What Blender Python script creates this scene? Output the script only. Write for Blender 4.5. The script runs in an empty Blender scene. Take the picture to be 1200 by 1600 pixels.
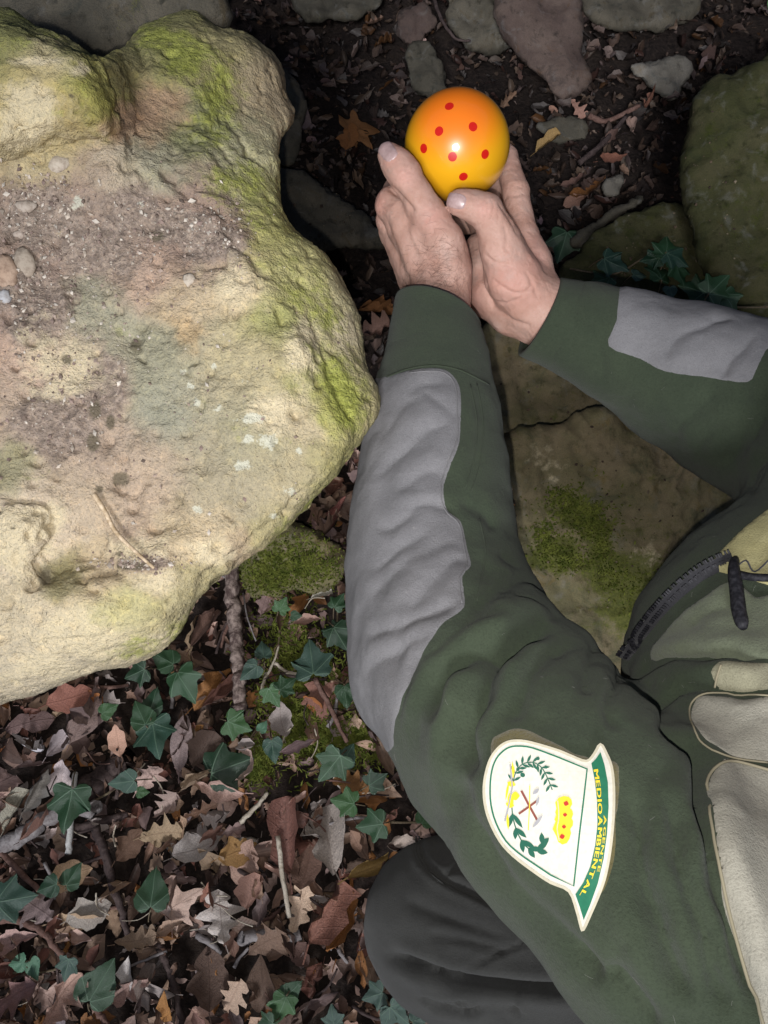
import bpy, math, random
import numpy as np
from mathutils import Vector, Matrix
from mathutils.bvhtree import BVHTree

SC = bpy.context.scene
COL = SC.collection
R = math.radians

# ------------------------------------------------------------------ camera, light, exposure
PITCH = 20.0
CAM_H = 1.10
FPX = 1230.0                       # focal length in photograph pixels (1200 x 1600)
cam_d = bpy.data.cameras.new('camera')
cam = bpy.data.objects.new('camera', cam_d)
COL.objects.link(cam)
cam.location = (0, 0, CAM_H)
cam.rotation_euler = (R(PITCH), 0, 0)
cam_d.sensor_fit = 'VERTICAL'
cam_d.angle = 2 * math.atan(800 / FPX)
cam_d.clip_start = 0.01
cam_d.clip_end = 200
SC.camera = cam

SUN_EL, SUN_AZ = 42.0, 190.0       # soft daylight that comes in from the foot of the picture
w = bpy.data.worlds.new('World')
SC.world = w
w.use_nodes = True
wn = w.node_tree
for n in list(wn.nodes):
    wn.nodes.remove(n)
sky = wn.nodes.new('ShaderNodeTexSky')
sky.sky_type = 'NISHITA'
sky.sun_disc = False
sky.sun_elevation = R(SUN_EL)
sky.sun_rotation = R(SUN_AZ)
bg = wn.nodes.new('ShaderNodeBackground')
bg.inputs[1].default_value = 0.06
wo = wn.nodes.new('ShaderNodeOutputWorld')
wn.links.new(sky.outputs[0], bg.inputs[0])
wn.links.new(bg.outputs[0], wo.inputs[0])

sd = bpy.data.lights.new('sun', 'SUN')
sd.energy = 3.2
sd.angle = R(14)
sd.color = (0.97, 0.98, 1.0)
sun = bpy.data.objects.new('sun', sd)
COL.objects.link(sun)
sdir = Vector((math.sin(R(SUN_AZ)) * math.cos(R(SUN_EL)), math.cos(R(SUN_AZ)) * math.cos(R(SUN_EL)), math.sin(R(SUN_EL))))
sun.rotation_euler = sdir.to_track_quat('Z', 'Y').to_euler()
sun.location = sdir * 5

# the telephone's own lit flash lamp, a finger's width from its lens
FLASH_W = 15.5
fl = bpy.data.lights.new('phone_flash', 'SPOT')
fl.energy = FLASH_W
fl.shadow_soft_size = 0.004
fl.spot_size = R(112)
fl.spot_blend = 1.0
fl.color = (1.0, 0.95, 0.90)
flash = bpy.data.objects.new('phone_flash', fl)
COL.objects.link(flash)

SC.view_settings.view_transform = 'Standard'
SC.view_settings.look = 'None'
SC.view_settings.exposure = -0.18
SC.view_settings.gamma = 1.0
SC.view_settings.use_curve_mapping = False
SC.render.engine = 'CYCLES'
SC.cycles.use_denoising = True
SC.cycles.max_bounces = 5

# ------------------------------------------------------------------ coordinates
cp, sp_ = math.cos(R(PITCH)), math.sin(R(PITCH))

def to_world(V):
    """points given as (right of the lens, above the lens, metres in front of it) -> world"""
    V = np.asarray(V, dtype=np.float64).reshape(-1, 3)
    x, y, z = V[:, 0], V[:, 1], -V[:, 2]
    return np.stack([x, cp * y - sp_ * z, sp_ * y + cp * z + CAM_H], 1)

def to_view(W):
    W = np.asarray(W, dtype=np.float64).reshape(-1, 3)
    x, y, z = W[:, 0], W[:, 1], W[:, 2] - CAM_H
    return np.stack([x, cp * y + sp_ * z, sp_ * y - cp * z], 1)

def c(px, py, d):
    return np.array([(px - 600.0) * d / FPX, (800.0 - py) * d / FPX, d])

def uv_of(P):
    return 600.0 + FPX * P[:, 0] / P[:, 2], 800.0 - FPX * P[:, 1] / P[:, 2]

def gdepth(px, py, z=0.0):
    """how far in front of the lens the ground plane (height z) lies along this sight line"""
    t = (800.0 - py) / FPX
    return (CAM_H - z) / (cp - sp_ * t)

def ground_at(px, py, z=0.0):
    return to_world(c(px, py, gdepth(px, py, z)))[0]

flash.location = Vector(to_world([[-0.012, -0.024, 0.0]])[0])
aim = Vector(to_world([c(560, 800, 1.0)])[0])
flash.rotation_euler = (flash.location - aim).to_track_quat('Z', 'Y').to_euler()

# ------------------------------------------------------------------ noise
_rng = np.random.default_rng(7)
_perm = _rng.permutation(512).astype(np.int64)
_perm = np.concatenate([_perm, _perm, _perm])
_g = _rng.normal(size=(512, 3)).astype(np.float32)
_g /= np.linalg.norm(_g, axis=1)[:, None]

def perlin(P, seed=0):
    P = np.asarray(P, np.float32) + seed * 17.31
    i = np.floor(P).astype(np.int64)
    f = (P - i).astype(np.float32)
    i &= 511
    u = f * f * f * (f * (f * 6 - 15) + 10)
    out = 0
    for dx in (0, 1):
        wx = u[:, 0] if dx else 1 - u[:, 0]
        for dy in (0, 1):
            wy = u[:, 1] if dy else 1 - u[:, 1]
            for dz in (0, 1):
                wz = u[:, 2] if dz else 1 - u[:, 2]
                h = _perm[(_perm[(_perm[(i[:, 0] + dx) & 511] + i[:, 1] + dy) & 511] + i[:, 2] + dz) & 511]
                g = _g[h]
                d = g[:, 0] * (f[:, 0] - dx) + g[:, 1] * (f[:, 1] - dy) + g[:, 2] * (f[:, 2] - dz)
                out = out + wx * wy * wz * d
    return out

def fbm(P, scale, oct=4, rough=0.5, seed=0, ridged=False):
    a, s, tot = 1.0, scale, 0
    for o in range(oct):
        n = perlin(np.asarray(P) * s, seed + o * 3.7)
        if ridged:
            n = 0.35 - np.abs(n)
        tot = tot + a * n
        a *= rough
        s *= 2.03
    return tot

def smin(a, b, k):
    h = np.maximum(k - np.abs(a - b), 0) / k
    return np.minimum(a, b) - h * h * k * 0.25

def smax(a, b, k):
    return -smin(-a, -b, k)

def sstep(a, b, x):
    t = np.clip((x - a) / (b - a), 0, 1)
    return t * t * (3 - 2 * t)

def sdpoly(u, v, poly):
    poly = np.asarray(poly, np.float32)
    u = np.asarray(u, np.float32)
    v = np.asarray(v, np.float32)
    d = np.full(u.shape, 1e12, np.float32)
    ins = np.zeros(u.shape, bool)
    n = len(poly)
    for i in range(n):
        ax, ay = poly[i]
        bx, by = poly[(i + 1) % n]
        ex, ey = bx - ax, by - ay
        wx, wy = u - ax, v - ay
        t = np.clip((wx * ex + wy * ey) / (ex * ex + ey * ey + 1e-9), 0, 1)
        qx, qy = wx - ex * t, wy - ey * t
        d = np.minimum(d, qx * qx + qy * qy)
        cond = ((ay > v) != (by > v)) & (u < (bx - ax) * (v - ay) / ((by - ay) if by != ay else 1e-9) + ax)
        ins ^= cond
    d = np.sqrt(d)
    return np.where(ins, -d, d)

def polyline_dist(u, v, line):
    """distance to a polyline and how far along it (0..1) the nearest point lies"""
    line = np.asarray(line, np.float32)
    L = np.concatenate([[0], np.cumsum(np.linalg.norm(np.diff(line, axis=0), axis=1))])
    d = np.full(u.shape, 1e12)
    s = np.zeros(u.shape)
    for i in range(len(line) - 1):
        a, b = line[i], line[i + 1]
        e = b - a
        wx, wy = u - a[0], v - a[1]
        t = np.clip((wx * e[0] + wy * e[1]) / (e @ e + 1e-9), 0, 1)
        q = (wx - e[0] * t) ** 2 + (wy - e[1] * t) ** 2
        m = q < d
        d = np.where(m, q, d)
        s = np.where(m, (L[i] + t * (L[i + 1] - L[i])) / L[-1], s)
    return np.sqrt(d), s

def smooth_line(pts, n=6, closed=False):
    """Catmull-Rom through the points"""
    P = np.asarray(pts, float)
    m = len(P)
    out = []
    for i in range(m if closed else m - 1):
        p0 = P[(i - 1) % m] if closed or i > 0 else P[i]
        p1, p2 = P[i], P[(i + 1) % m]
        p3 = P[(i + 2) % m] if closed or i + 2 < m else p2
        for k in range(n):
            t = k / n
            out.append(0.5 * (2 * p1 + (p2 - p0) * t + (2 * p0 - 5 * p1 + 4 * p2 - p3) * t * t + (3 * p1 - p0 - 3 * p2 + p3) * t ** 3))
    if not closed:
        out.append(P[-1])
    return np.array(out)

# ------------------------------------------------------------------ surface extraction
_CO = np.array([[0, 0, 0], [1, 0, 0], [0, 1, 0], [1, 1, 0], [0, 0, 1], [1, 0, 1], [0, 1, 1], [1, 1, 1]])
_ED = [(0, 1), (2, 3), (4, 5), (6, 7), (0, 2), (1, 3), (4, 6), (5, 7), (0, 4), (1, 5), (2, 6), (3, 7)]

def extract(fn, lo, hi, h, m=4, band=6.0):
    """mesh of fn(P) = 0 (negative inside) on a grid of step h, evaluated only near the surface"""
    lo = np.asarray(lo, float)
    hi = np.asarray(hi, float)
    nb = np.ceil((hi - lo) / (h * m)).astype(int) + 1
    off = (m - 1) / 2 * h
    ax = [lo[a] + np.arange(nb[a]) * h * m + off for a in range(3)]
    G = np.stack(np.meshgrid(*ax, indexing='ij'), -1).reshape(-1, 3).astype(np.float32)
    cv = np.concatenate([fn(G[i:i + 400000]) for i in range(0, len(G), 400000)]).reshape(nb).astype(np.float32)
    act = np.abs(cv) < band * h
    val = np.repeat(np.repeat(np.repeat(cv, m, 0), m, 1), m, 2)
    bi = np.argwhere(act)
    sub = np.stack(np.meshgrid(np.arange(m), np.arange(m), np.arange(m), indexing='ij'), -1).reshape(-1, 3)
    I = (bi[:, None, :] * m + sub[None]).reshape(-1, 3)
    for i in range(0, len(I), 400000):
        J = I[i:i + 400000]
        val[J[:, 0], J[:, 1], J[:, 2]] = fn((lo + J * h).astype(np.float32))
    val[np.abs(val) < 1e-9] = 1e-9
    s = val < 0
    cnt = sum(s[a:s.shape[0] - 1 + a, b:s.shape[1] - 1 + b, k:s.shape[2] - 1 + k].astype(np.int8) for a, b, k in _CO)
    active = (cnt > 0) & (cnt < 8)
    idx = np.full(active.shape, -1, np.int64)
    ijk = np.argwhere(active)
    idx[active] = np.arange(len(ijk))
    cvs = np.stack([val[ijk[:, 0] + a, ijk[:, 1] + b, ijk[:, 2] + k] for a, b, k in _CO], 1)
    acc = np.zeros((len(ijk), 3))
    num = np.zeros(len(ijk))
    for a, b in _ED:
        va, vb = cvs[:, a], cvs[:, b]
        mk = (va < 0) != (vb < 0)
        t = np.where(mk, va / np.where(mk, va - vb, 1), 0)[:, None]
        acc += np.where(mk[:, None], _CO[a] + (_CO[b] - _CO[a]) * t, 0)
        num += mk
    V = lo + (ijk + acc / num[:, None]) * h
    quads = []
    for axis in range(3):
        o1, o2 = (axis + 1) % 3, (axis + 2) % 3
        sl0 = [slice(None)] * 3
        sl1 = [slice(None)] * 3
        sl0[axis] = slice(0, -1)
        sl1[axis] = slice(1, None)
        ch = s[tuple(sl0)] != s[tuple(sl1)]
        E = np.argwhere(ch)
        ok = (E[:, o1] > 0) & (E[:, o2] > 0) & (E[:, o1] < s.shape[o1] - 1) & (E[:, o2] < s.shape[o2] - 1)
        E = E[ok]
        q = []
        for a, b in ((-1, -1), (0, -1), (0, 0), (-1, 0)):
            Cc = E.copy()
            Cc[:, o1] += a
            Cc[:, o2] += b
            q.append(idx[Cc[:, 0], Cc[:, 1], Cc[:, 2]])
        q = np.stack(q, 1)
        flip = ~s[E[:, 0], E[:, 1], E[:, 2]]
        q[flip] = q[flip][:, ::-1]
        quads.append(q)
    return V, np.concatenate(quads)

def normals(V, F):
    N = np.zeros_like(V)
    a, b, d = V[F[:, 0]], V[F[:, 1]], V[F[:, 2]]
    n = np.cross(b - a, d - a) if F.shape[1] == 3 else np.cross(d - a, V[F[:, 3]] - b)
    for k in range(F.shape[1]):
        for ax in range(3):
            N[:, ax] += np.bincount(F[:, k], n[:, ax], len(V))
    return N / (np.linalg.norm(N, axis=1)[:, None] + 1e-12)

def tri(F):
    return F if F.shape[1] == 3 else np.concatenate([F[:, [0, 1, 2]], F[:, [0, 2, 3]]])

def relax(V, F, it=1, lam=0.5):
    E = np.concatenate([F[:, [i, (i + 1) % F.shape[1]]] for i in range(F.shape[1])])
    E = np.concatenate([E, E[:, ::-1]])
    cnt = np.bincount(E[:, 0], minlength=len(V)).clip(1)[:, None]
    for _ in range(it):
        S = np.stack([np.bincount(E[:, 0], V[E[:, 1], a], len(V)) for a in range(3)], 1)
        V = V + lam * (S / cnt - V)
    return V

def subdivide(V, F):
    """each quad into four"""
    n = len(V)
    E = np.concatenate([F[:, [i, (i + 1) % 4]] for i in range(4)])
    key = np.sort(E, 1)
    k1 = key[:, 0] * n + key[:, 1]
    u, inv = np.unique(k1, return_inverse=True)
    em = (V[u // n] + V[u % n]) / 2
    fc = V[F].mean(1)
    m = len(F)
    e = n + inv.reshape(4, m)
    f = n + len(u) + np.arange(m)
    V2 = np.concatenate([V, em, fc])
    F2 = np.concatenate([np.stack([F[:, i], e[i], f, e[(i + 3) % 4]], 1) for i in range(4)])
    return V2, F2

def clip(V, F, fld):
    """the part of a mesh where fld > 0, cut cleanly; returns V, tris and for each vertex its field"""
    T = tri(F)
    T = T[(fld[T] > 0).any(1)]
    pos = fld[T] > 0
    npos = pos.sum(1)
    full = T[npos == 3]
    n = len(V)
    res_t, keys = [full], []
    ex = []
    def edge(a, b):
        lo, hi = np.minimum(a, b), np.maximum(a, b)
        return -(lo.astype(np.int64) * n + hi) - 1
    for want in (1, 2):
        S = T[npos == want]
        if not len(S):
            continue
        pm = fld[S] > 0
        odd = np.argmax(pm if want == 1 else ~pm, 1)
        r = np.arange(len(S))
        a, b, d = S[r, odd], S[r, (odd + 1) % 3], S[r, (odd + 2) % 3]
        ab, ad = edge(a, b), edge(a, d)
        if want == 1:
            ex.append(np.stack([a, ab, ad], 1))
        else:
            ex.append(np.stack([ab, b, d], 1))
            ex.append(np.stack([ab, d, ad], 1))
    A = np.concatenate([full.astype(np.int64)] + ex)
    u, inv = np.unique(A, return_inverse=True)
    NV = np.zeros((len(u), 3))
    nf = np.zeros(len(u))
    o = u >= 0
    NV[o] = V[u[o]]
    nf[o] = fld[u[o]]
    kk = -(u[~o]) - 1
    ia, ib = kk // n, kk % n
    t = fld[ia] / (fld[ia] - fld[ib])
    NV[~o] = V[ia] + (V[ib] - V[ia]) * t[:, None]
    return NV, inv.reshape(-1, 3), nf

# ------------------------------------------------------------------ objects
def put(name, V, F, mat=None, parent=None, origin=None, smooth=True, attrs=None, uv=None, kind=None, color=None):
    """link ONE mesh object; V in world coordinates"""
    V = np.asarray(V, float)
    if parent is not None:
        o0 = np.array(parent['_o'])
    elif origin is not None:
        o0 = np.asarray(origin, float)
    else:
        o0 = np.array([V[:, 0].mean(), V[:, 1].mean(), V[:, 2].min()])
    me = bpy.data.meshes.new(name)
    me.from_pydata((V - o0).tolist(), [], F.tolist() if isinstance(F, np.ndarray) else F)
    if smooth:
        me.polygons.foreach_set('use_smooth', [True] * len(me.polygons))
    for k, a in (attrs or {}).items():
        a = np.asarray(a, np.float32)
        if a.ndim == 1:
            at = me.attributes.new(k, 'FLOAT', 'POINT')
            at.data.foreach_set('value', a)
        else:
            at = me.attributes.new(k, 'FLOAT_COLOR', 'POINT')
            at.data.foreach_set('color', np.concatenate([a, np.ones((len(a), 1), np.float32)], 1).ravel())
    if uv is not None:
        ul = me.uv_layers.new(name='UVMap')
        li = np.zeros(len(me.loops), np.int32)
        me.loops.foreach_get('vertex_index', li)
        ul.data.foreach_set('uv', np.asarray(uv, np.float32)[li].ravel())
    if mat:
        me.materials.append(mat)
    me.update()
    o = bpy.data.objects.new(name, me)
    COL.objects.link(o)
    o['_o'] = [float(x) for x in o0]
    if parent is not None:
        o.parent = parent
    else:
        o.location = o0
    if kind:
        o['kind'] = kind
    if color is not None:
        o.color = (*color, 1)
    return o

def tag(o, label=None, cat=None, group=None, kind=None):
    if label:
        o['label'] = label
    if cat:
        o['category'] = cat
    if group:
        o['group'] = group
    if kind:
        o['kind'] = kind
    return o

def thing(name, label, cat, origin, group=None):
    o = bpy.data.objects.new(name, None)
    o.empty_display_size = 0.02
    COL.objects.link(o)
    o.location = origin
    o['_o'] = [float(x) for x in origin]
    return tag(o, label, cat, group)

def tube(pts, rad, n=6, caps=True, seed=0, rough=0.0):
    P = np.asarray(pts, float)
    r = np.broadcast_to(np.asarray(rad, float), (len(P),))
    T = np.gradient(P, axis=0)
    T /= np.linalg.norm(T, axis=1)[:, None] + 1e-12
    ref = np.array([0, 0, 1.0]) if abs(T[:, 2]).mean() < 0.9 else np.array([1.0, 0, 0])
    A = np.cross(T, ref)
    A /= np.linalg.norm(A, axis=1)[:, None] + 1e-12
    B = np.cross(T, A)
    ang = np.arange(n) * 2 * math.pi / n
    rg = np.random.default_rng(seed)
    k = 1 + rough * rg.normal(size=(len(P), n)) if rough else np.ones((len(P), n))
    V = P[:, None] + (A[:, None] * np.cos(ang)[None, :, None] + B[:, None] * np.sin(ang)[None, :, None]) * (r[:, None] * k)[..., None]
    V = V.reshape(-1, 3)
    F = [[i * n + j, i * n + (j + 1) % n, (i + 1) * n + (j + 1) % n, (i + 1) * n + j] for i in range(len(P) - 1) for j in range(n)]
    if caps:
        F.append(list(range(n))[::-1])
        F.append([(len(P) - 1) * n + j for j in range(n)])
    return V, F

def join(parts):
    Vs, Fs, o = [], [], 0
    for V, F in parts:
        Vs.append(np.asarray(V))
        Fs += [[i + o for i in f] for f in (F.tolist() if isinstance(F, np.ndarray) else F)]
        o += len(V)
    return np.concatenate(Vs), Fs

# ------------------------------------------------------------------ materials
class M:
    def __init__(s, name, rough=0.8, spec=0.3):
        s.m = bpy.data.materials.new(name)
        s.m.use_nodes = True
        s.t = s.m.node_tree
        s.b = s.t.nodes['Principled BSDF']
        s.b.inputs['Roughness'].default_value = rough
        s.b.inputs['Specular IOR Level'].default_value = spec
    def n(s, typ, **kw):
        x = s.t.nodes.new(typ)
        for k, v in kw.items():
            setattr(x, k, v)
        return x
    def link(s, a, b):
        s.t.links.new(a, b)
    def _in(s, sock, v):
        if hasattr(v, 'is_output') or isinstance(v, bpy.types.NodeSocket):
            s.link(v, sock)
        elif v is not None:
            if sock.type == 'RGBA' and not isinstance(v, (int, float)) and len(v) == 3:
                v = (*v, 1)
            sock.default_value = v
    def coord(s, out='Object'):
        return s.n('ShaderNodeTexCoord').outputs[out]
    def noise(s, scale, detail=4, rough=0.55, vec=None, dist=0.0, out='Fac'):
        x = s.n('ShaderNodeTexNoise')
        x.inputs['Scale'].default_value = scale
        x.inputs['Detail'].default_value = detail
        x.inputs['Roughness'].default_value = rough
        x.inputs['Distortion'].default_value = dist
        s.link(vec if vec is not None else s.coord(), x.inputs['Vector'])
        return x.outputs[out]
    def vor(s, scale, feature='F1', vec=None, out='Distance'):
        x = s.n('ShaderNodeTexVoronoi', feature=feature)
        x.inputs['Scale'].default_value = scale
        s.link(vec if vec is not None else s.coord(), x.inputs['Vector'])
        return x.outputs[out]
    def ramp(s, fac, a, b, va=0.0, vb=1.0):
        x = s.n('ShaderNodeMapRange', interpolation_type='SMOOTHSTEP')
        s._in(x.inputs[0], fac)
        for i, v in ((1, a), (2, b), (3, va), (4, vb)):
            x.inputs[i].default_value = v
        return x.outputs[0]
    def cramp(s, fac, stops):
        x = s.n('ShaderNodeValToRGB')
        e = x.color_ramp.elements
        while len(e) < len(stops):
            e.new(0.5)
        for q, (p, col) in zip(e, stops):
            q.position = p
            q.color = (*col, 1)
        s._in(x.inputs[0], fac)
        return x.outputs[0]
    def mix(s, f, a, b, blend='MIX'):
        x = s.n('ShaderNodeMix', data_type='RGBA', blend_type=blend)
        s._in(x.inputs[0], f)
        s._in(x.inputs[6], a)
        s._in(x.inputs[7], b)
        return x.outputs[2]
    def math(s, op, a, b=None, cc=None):
        x = s.n('ShaderNodeMath', operation=op)
        s._in(x.inputs[0], a)
        if b is not None:
            s._in(x.inputs[1], b)
        if cc is not None:
            s._in(x.inputs[2], cc)
        return x.outputs[0]
    def attr(s, name, out='Fac'):
        return s.n('ShaderNodeAttribute', attribute_name=name).outputs[out]
    def objcol(s):
        return s.n('ShaderNodeObjectInfo').outputs['Color']
    def objrand(s):
        return s.n('ShaderNodeObjectInfo').outputs['Random']
    def bump(s, h, strength=0.5, dist=0.002, prev=None):
        x = s.n('ShaderNodeBump')
        x.inputs['Strength'].default_value = strength
        x.inputs['Distance'].default_value = dist
        s.link(h, x.inputs['Height'])
        if prev is not None:
            s.link(prev, x.inputs['Normal'])
        return x.outputs[0]
    def base(s, v):
        s._in(s.b.inputs['Base Color'], v)
    def set(s, **kw):
        for k, v in kw.items():
            s._in(s.b.inputs[k.replace('_', ' ')], v)
    def normal(s, v):
        s.link(v, s.b.inputs['Normal'])
# ------------------------------------------------------------------ rock materials
def rock_mat(name, base, dark, light, moss=0.4, moss_col=((0.07, 0.075, 0.012), (0.17, 0.17, 0.03)), spots=0.0, sc=1.0, relief=1.0, tone=False):
    m = M(name, 0.9, 0.2)
    n1 = m.noise(9 * sc, 6, 0.6)
    n2 = m.noise(38 * sc, 6, 0.65)
    n3 = m.noise(170 * sc, 4, 0.7)
    n4 = m.noise(420 * sc, 3, 0.7)
    col = m.mix(m.ramp(n1, 0.36, 0.66), base, light)
    col = m.mix(m.ramp(n2, 0.52, 0.72, 0, 0.85), col, dark)
    col = m.mix(m.ramp(m.noise(15 * sc, 5, 0.65, dist=1.2), 0.54, 0.68, 0, 0.75), col, (base[0] * .72, base[1] * .80, base[2] * .85))
    col = m.mix(m.ramp(m.noise(19 * sc, 4, 0.6, dist=0.8), 0.58, 0.72, 0, 0.65), col, (base[0] * 1.18, base[1] * .98, base[2] * .70))
    col = m.mix(m.ramp(m.noise(31 * sc, 5, 0.7, dist=0.5), 0.60, 0.74, 0, 0.6), col, (base[0] * .72, base[1] * .62, base[2] * .60))
    col = m.mix(m.ramp(m.noise(22 * sc, 5, 0.6, dist=0.6), 0.55, 0.7, 0, 0.5), col, tuple(0.55 * x + 0.10 for x in base))
    if tone:
        tn = m.attr('tone', 'Color')
        col = m.mix(0.86, col, tn)
        col = m.mix(m.ramp(n2, 0.50, 0.70, 0, 0.55), col, m.mix(1.0, tn, (0.62, 0.60, 0.55), 'MULTIPLY'))
        col = m.mix(m.ramp(m.noise(95, 5, 0.7), 0.52, 0.66, 0, 0.5), col, m.mix(1.0, tn, (1.35, 1.3, 1.2), 'MULTIPLY'))
    dirt = m.math('ADD', m.attr('dirt'), m.math('MULTIPLY', m.math('SUBTRACT', n2, 0.5), 1.4))
    dcol = m.mix(m.ramp(n3, 0.35, 0.7), (0.165, 0.130, 0.108), (0.33, 0.265, 0.22))
    col = m.mix(m.ramp(dirt, 0.35, 0.75), col, dcol)
    pale = m.math('ADD', m.attr('pale'), m.math('MULTIPLY', m.math('SUBTRACT', n2, 0.5), 1.8))
    col = m.mix(m.ramp(pale, 0.4, 0.9, 0, 0.85), col, (0.52, 0.45, 0.31))
    ms = m.math('ADD', m.attr('moss'), m.math('MULTIPLY', m.math('SUBTRACT', m.noise(26 * sc, 6, 0.7), 0.5), 2.0))
    ms = m.math('ADD', ms, m.math('MULTIPLY', m.math('SUBTRACT', n3, 0.5), 0.7))
    mcol = m.mix(m.ramp(n3, 0.3, 0.75), moss_col[0], moss_col[1])
    col = m.mix(m.ramp(ms, 0.62 - moss * 0.35, 1.15 - moss * 0.35, 0, 0.9), col, mcol)
    col = m.mix(m.ramp(n4, 0.40, 0.70, 0.0, 0.40), col, (0.8, 0.75, 0.65), 'OVERLAY')
    col = m.mix(m.ramp(m.noise(600 * sc, 2, 0.6), 0.56, 0.68, 0, 0.35), col, tuple(x * 0.45 for x in dark))
    col = m.mix(m.ramp(n3, 0.62, 0.75, 0, 0.6), col, tuple(x * 0.5 for x in dark))
    if spots:
        v = m.vor(55)
        lich = m.math('ADD', m.attr('lichen'), m.math('MULTIPLY', m.math('SUBTRACT', m.noise(140, 6, 0.75), 0.5), 2.6))
        col = m.mix(m.ramp(lich, 0.70, 1.0, 0, 0.8), col, (0.50, 0.50, 0.41))
        pit = m.math('ADD', m.attr('pit'), m.math('MULTIPLY', m.math('SUBTRACT', n3, 0.5), 1.2))
        col = m.mix(m.ramp(pit, 0.45, 0.85, 0, 0.8), col, (0.10, 0.085, 0.055))
    m.base(col)
    b = m.bump(n2, 0.5 * relief, 0.006 / sc)
    b = m.bump(n3, 0.6 * relief, 0.0028 / sc, b)
    b = m.bump(n4, 0.8 * relief, 0.0016 / sc, b)
    m.normal(b)
    return m.m

# ------------------------------------------------------------------ rock builder
ROCKS = []
def rock(name, label, poly, height, mat, h=0.006, edge=0.018, taper=0.25, thick=None, slope=(0, 0), bumps=(), amp=0.005, seed=1,
         top=None, moss_edge=0.0, paint=None, cat='rock', kmul=1.0, attrs0=None, band=None, sub=False, polyn=3, group=None, fine=1.0):
    """an uneven boulder whose upper outline follows poly; height = height of its top over the ground"""
    poly = np.asarray(poly, float)
    sm = smooth_line(poly, polyn, True)
    cu, cv = poly.mean(0)
    gd = gdepth(cu, cv)
    dt = gd - height if top is None else top
    thick = height + 0.05 if thick is None else thick
    def topd(u, v):
        t = dt + slope[0] * (u - cu) + slope[1] * (v - cv)
        for bx, by, br, ba in bumps:
            t = t - ba * np.exp(-((u - bx) ** 2 + (v - by) ** 2) / (br * br))
        return t
    def fn(P):
        d = np.maximum(P[:, 2], 0.05)
        u, v = 600 + FPX * P[:, 0] / d, 800 - FPX * P[:, 1] / d
        t0 = topd(u, v)
        s = sdpoly(u, v, sm) * d / FPX
        if band:
            t0 = t0 + band[1] * (1 - sstep(0, 1, -s / band[0]))
        dep = d - t0
        s2 = s + np.maximum(dep, 0) * taper
        f = smax(s2, -dep, edge)
        return smax(f, dep - thick, 0.03)
    dmax = dt + thick + 0.15 + abs(slope[0]) * 600 + abs(slope[1]) * 600
    mn, mx = poly.min(0), poly.max(0)
    cs = np.array([c(a, b, d) for a in (mn[0] - 25, mx[0] + 25) for b in (mn[1] - 25, mx[1] + 25) for d in (dt - 0.12, dmax)])
    lo, hi = cs.min(0), cs.max(0)
    V, F = extract(fn, lo, hi, h)
    if sub:
        V, F = subdivide(V, F)
        V = relax(V, F, 2, 0.5)
    N = normals(V, F)
    S = 1.0 / max(0.06, (mx - mn).mean() * dt / FPX)
    n = fbm(V, 2.2 * S, 3, 0.5, seed) * amp * 4.5 + fbm(V, 5 * S, 3, 0.55, seed + 5, ridged=True) * amp * 2.4 * fine + fbm(V, 24 * S, 3, 0.6, seed + 6) * amp * 0.8
    V = V + N * n[:, None]
    u, v = uv_of(V)
    s = -sdpoly(u, v, poly)
    A = {k: np.zeros(len(V)) for k in ('moss', 'dirt', 'pale', 'lichen', 'pit')}
    A['moss'] = 0.25 + 0.3 * fbm(V, 3 * S, 3, 0.5, seed + 9) + moss_edge * (1 - sstep(0, 60, s))
    if paint:
        paint(A, u, v, s, V)
    W = to_world(V)
    o = put(name, W, F, mat, attrs={k: A[k] for k in A if k in ('moss', 'dirt', 'pale') or mat.get('spots')})
    tag(o, label, cat, group)
    ROCKS.append((V, F))
    return o

def blob(u, v, pts):
    f = np.zeros(len(u))
    for p in pts:
        bx, by, rx = p[:3]
        ry = p[3] if len(p) > 3 else rx
        f = np.maximum(f, np.exp(-((u - bx) / rx) ** 2 - ((v - by) / ry) ** 2))
    return f

# ------------------------------------------------------------------ ground
gm = M('forest_soil', 0.95, 0.15)
g1 = gm.noise(14, 6, 0.65)
g2 = gm.noise(120, 5, 0.7)
gcol = gm.cramp(g2, [(0.3, (0.008, 0.006, 0.006)), (0.55, (0.022, 0.016, 0.014)), (0.8, (0.055, 0.039, 0.032))])
gcol = gm.mix(gm.ramp(g1, 0.45, 0.7, 0, 0.6), gcol, (0.03, 0.021, 0.016))
gm.base(gcol)
gm.normal(gm.bump(g2, 0.9, 0.006, gm.bump(g1, 0.6, 0.02)))

def axis(a, b, st, far):
    mid = np.arange(a, b + st / 2, st)
    out = [d for d in (0.1, 0.25, 0.5, 1, 2, 4, 8, far)]
    return np.concatenate([[a - d for d in out[::-1]], mid, [b + d for d in out]])
gx = axis(-1.1, 1.1, 0.013, 30)
gy = axis(-0.5, 1.9, 0.013, 30)
GX, GY = np.meshgrid(gx, gy, indexing='ij')
GP = np.stack([GX.ravel(), GY.ravel(), np.zeros(GX.size)], 1)
def gheight(P):
    P = np.asarray(P, float).reshape(-1, 3).copy()
    P[:, 2] = 0
    return fbm(P, 3.0, 3, 0.5, 3) * 0.03 + fbm(P, 14.0, 3, 0.55, 4) * 0.014
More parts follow.
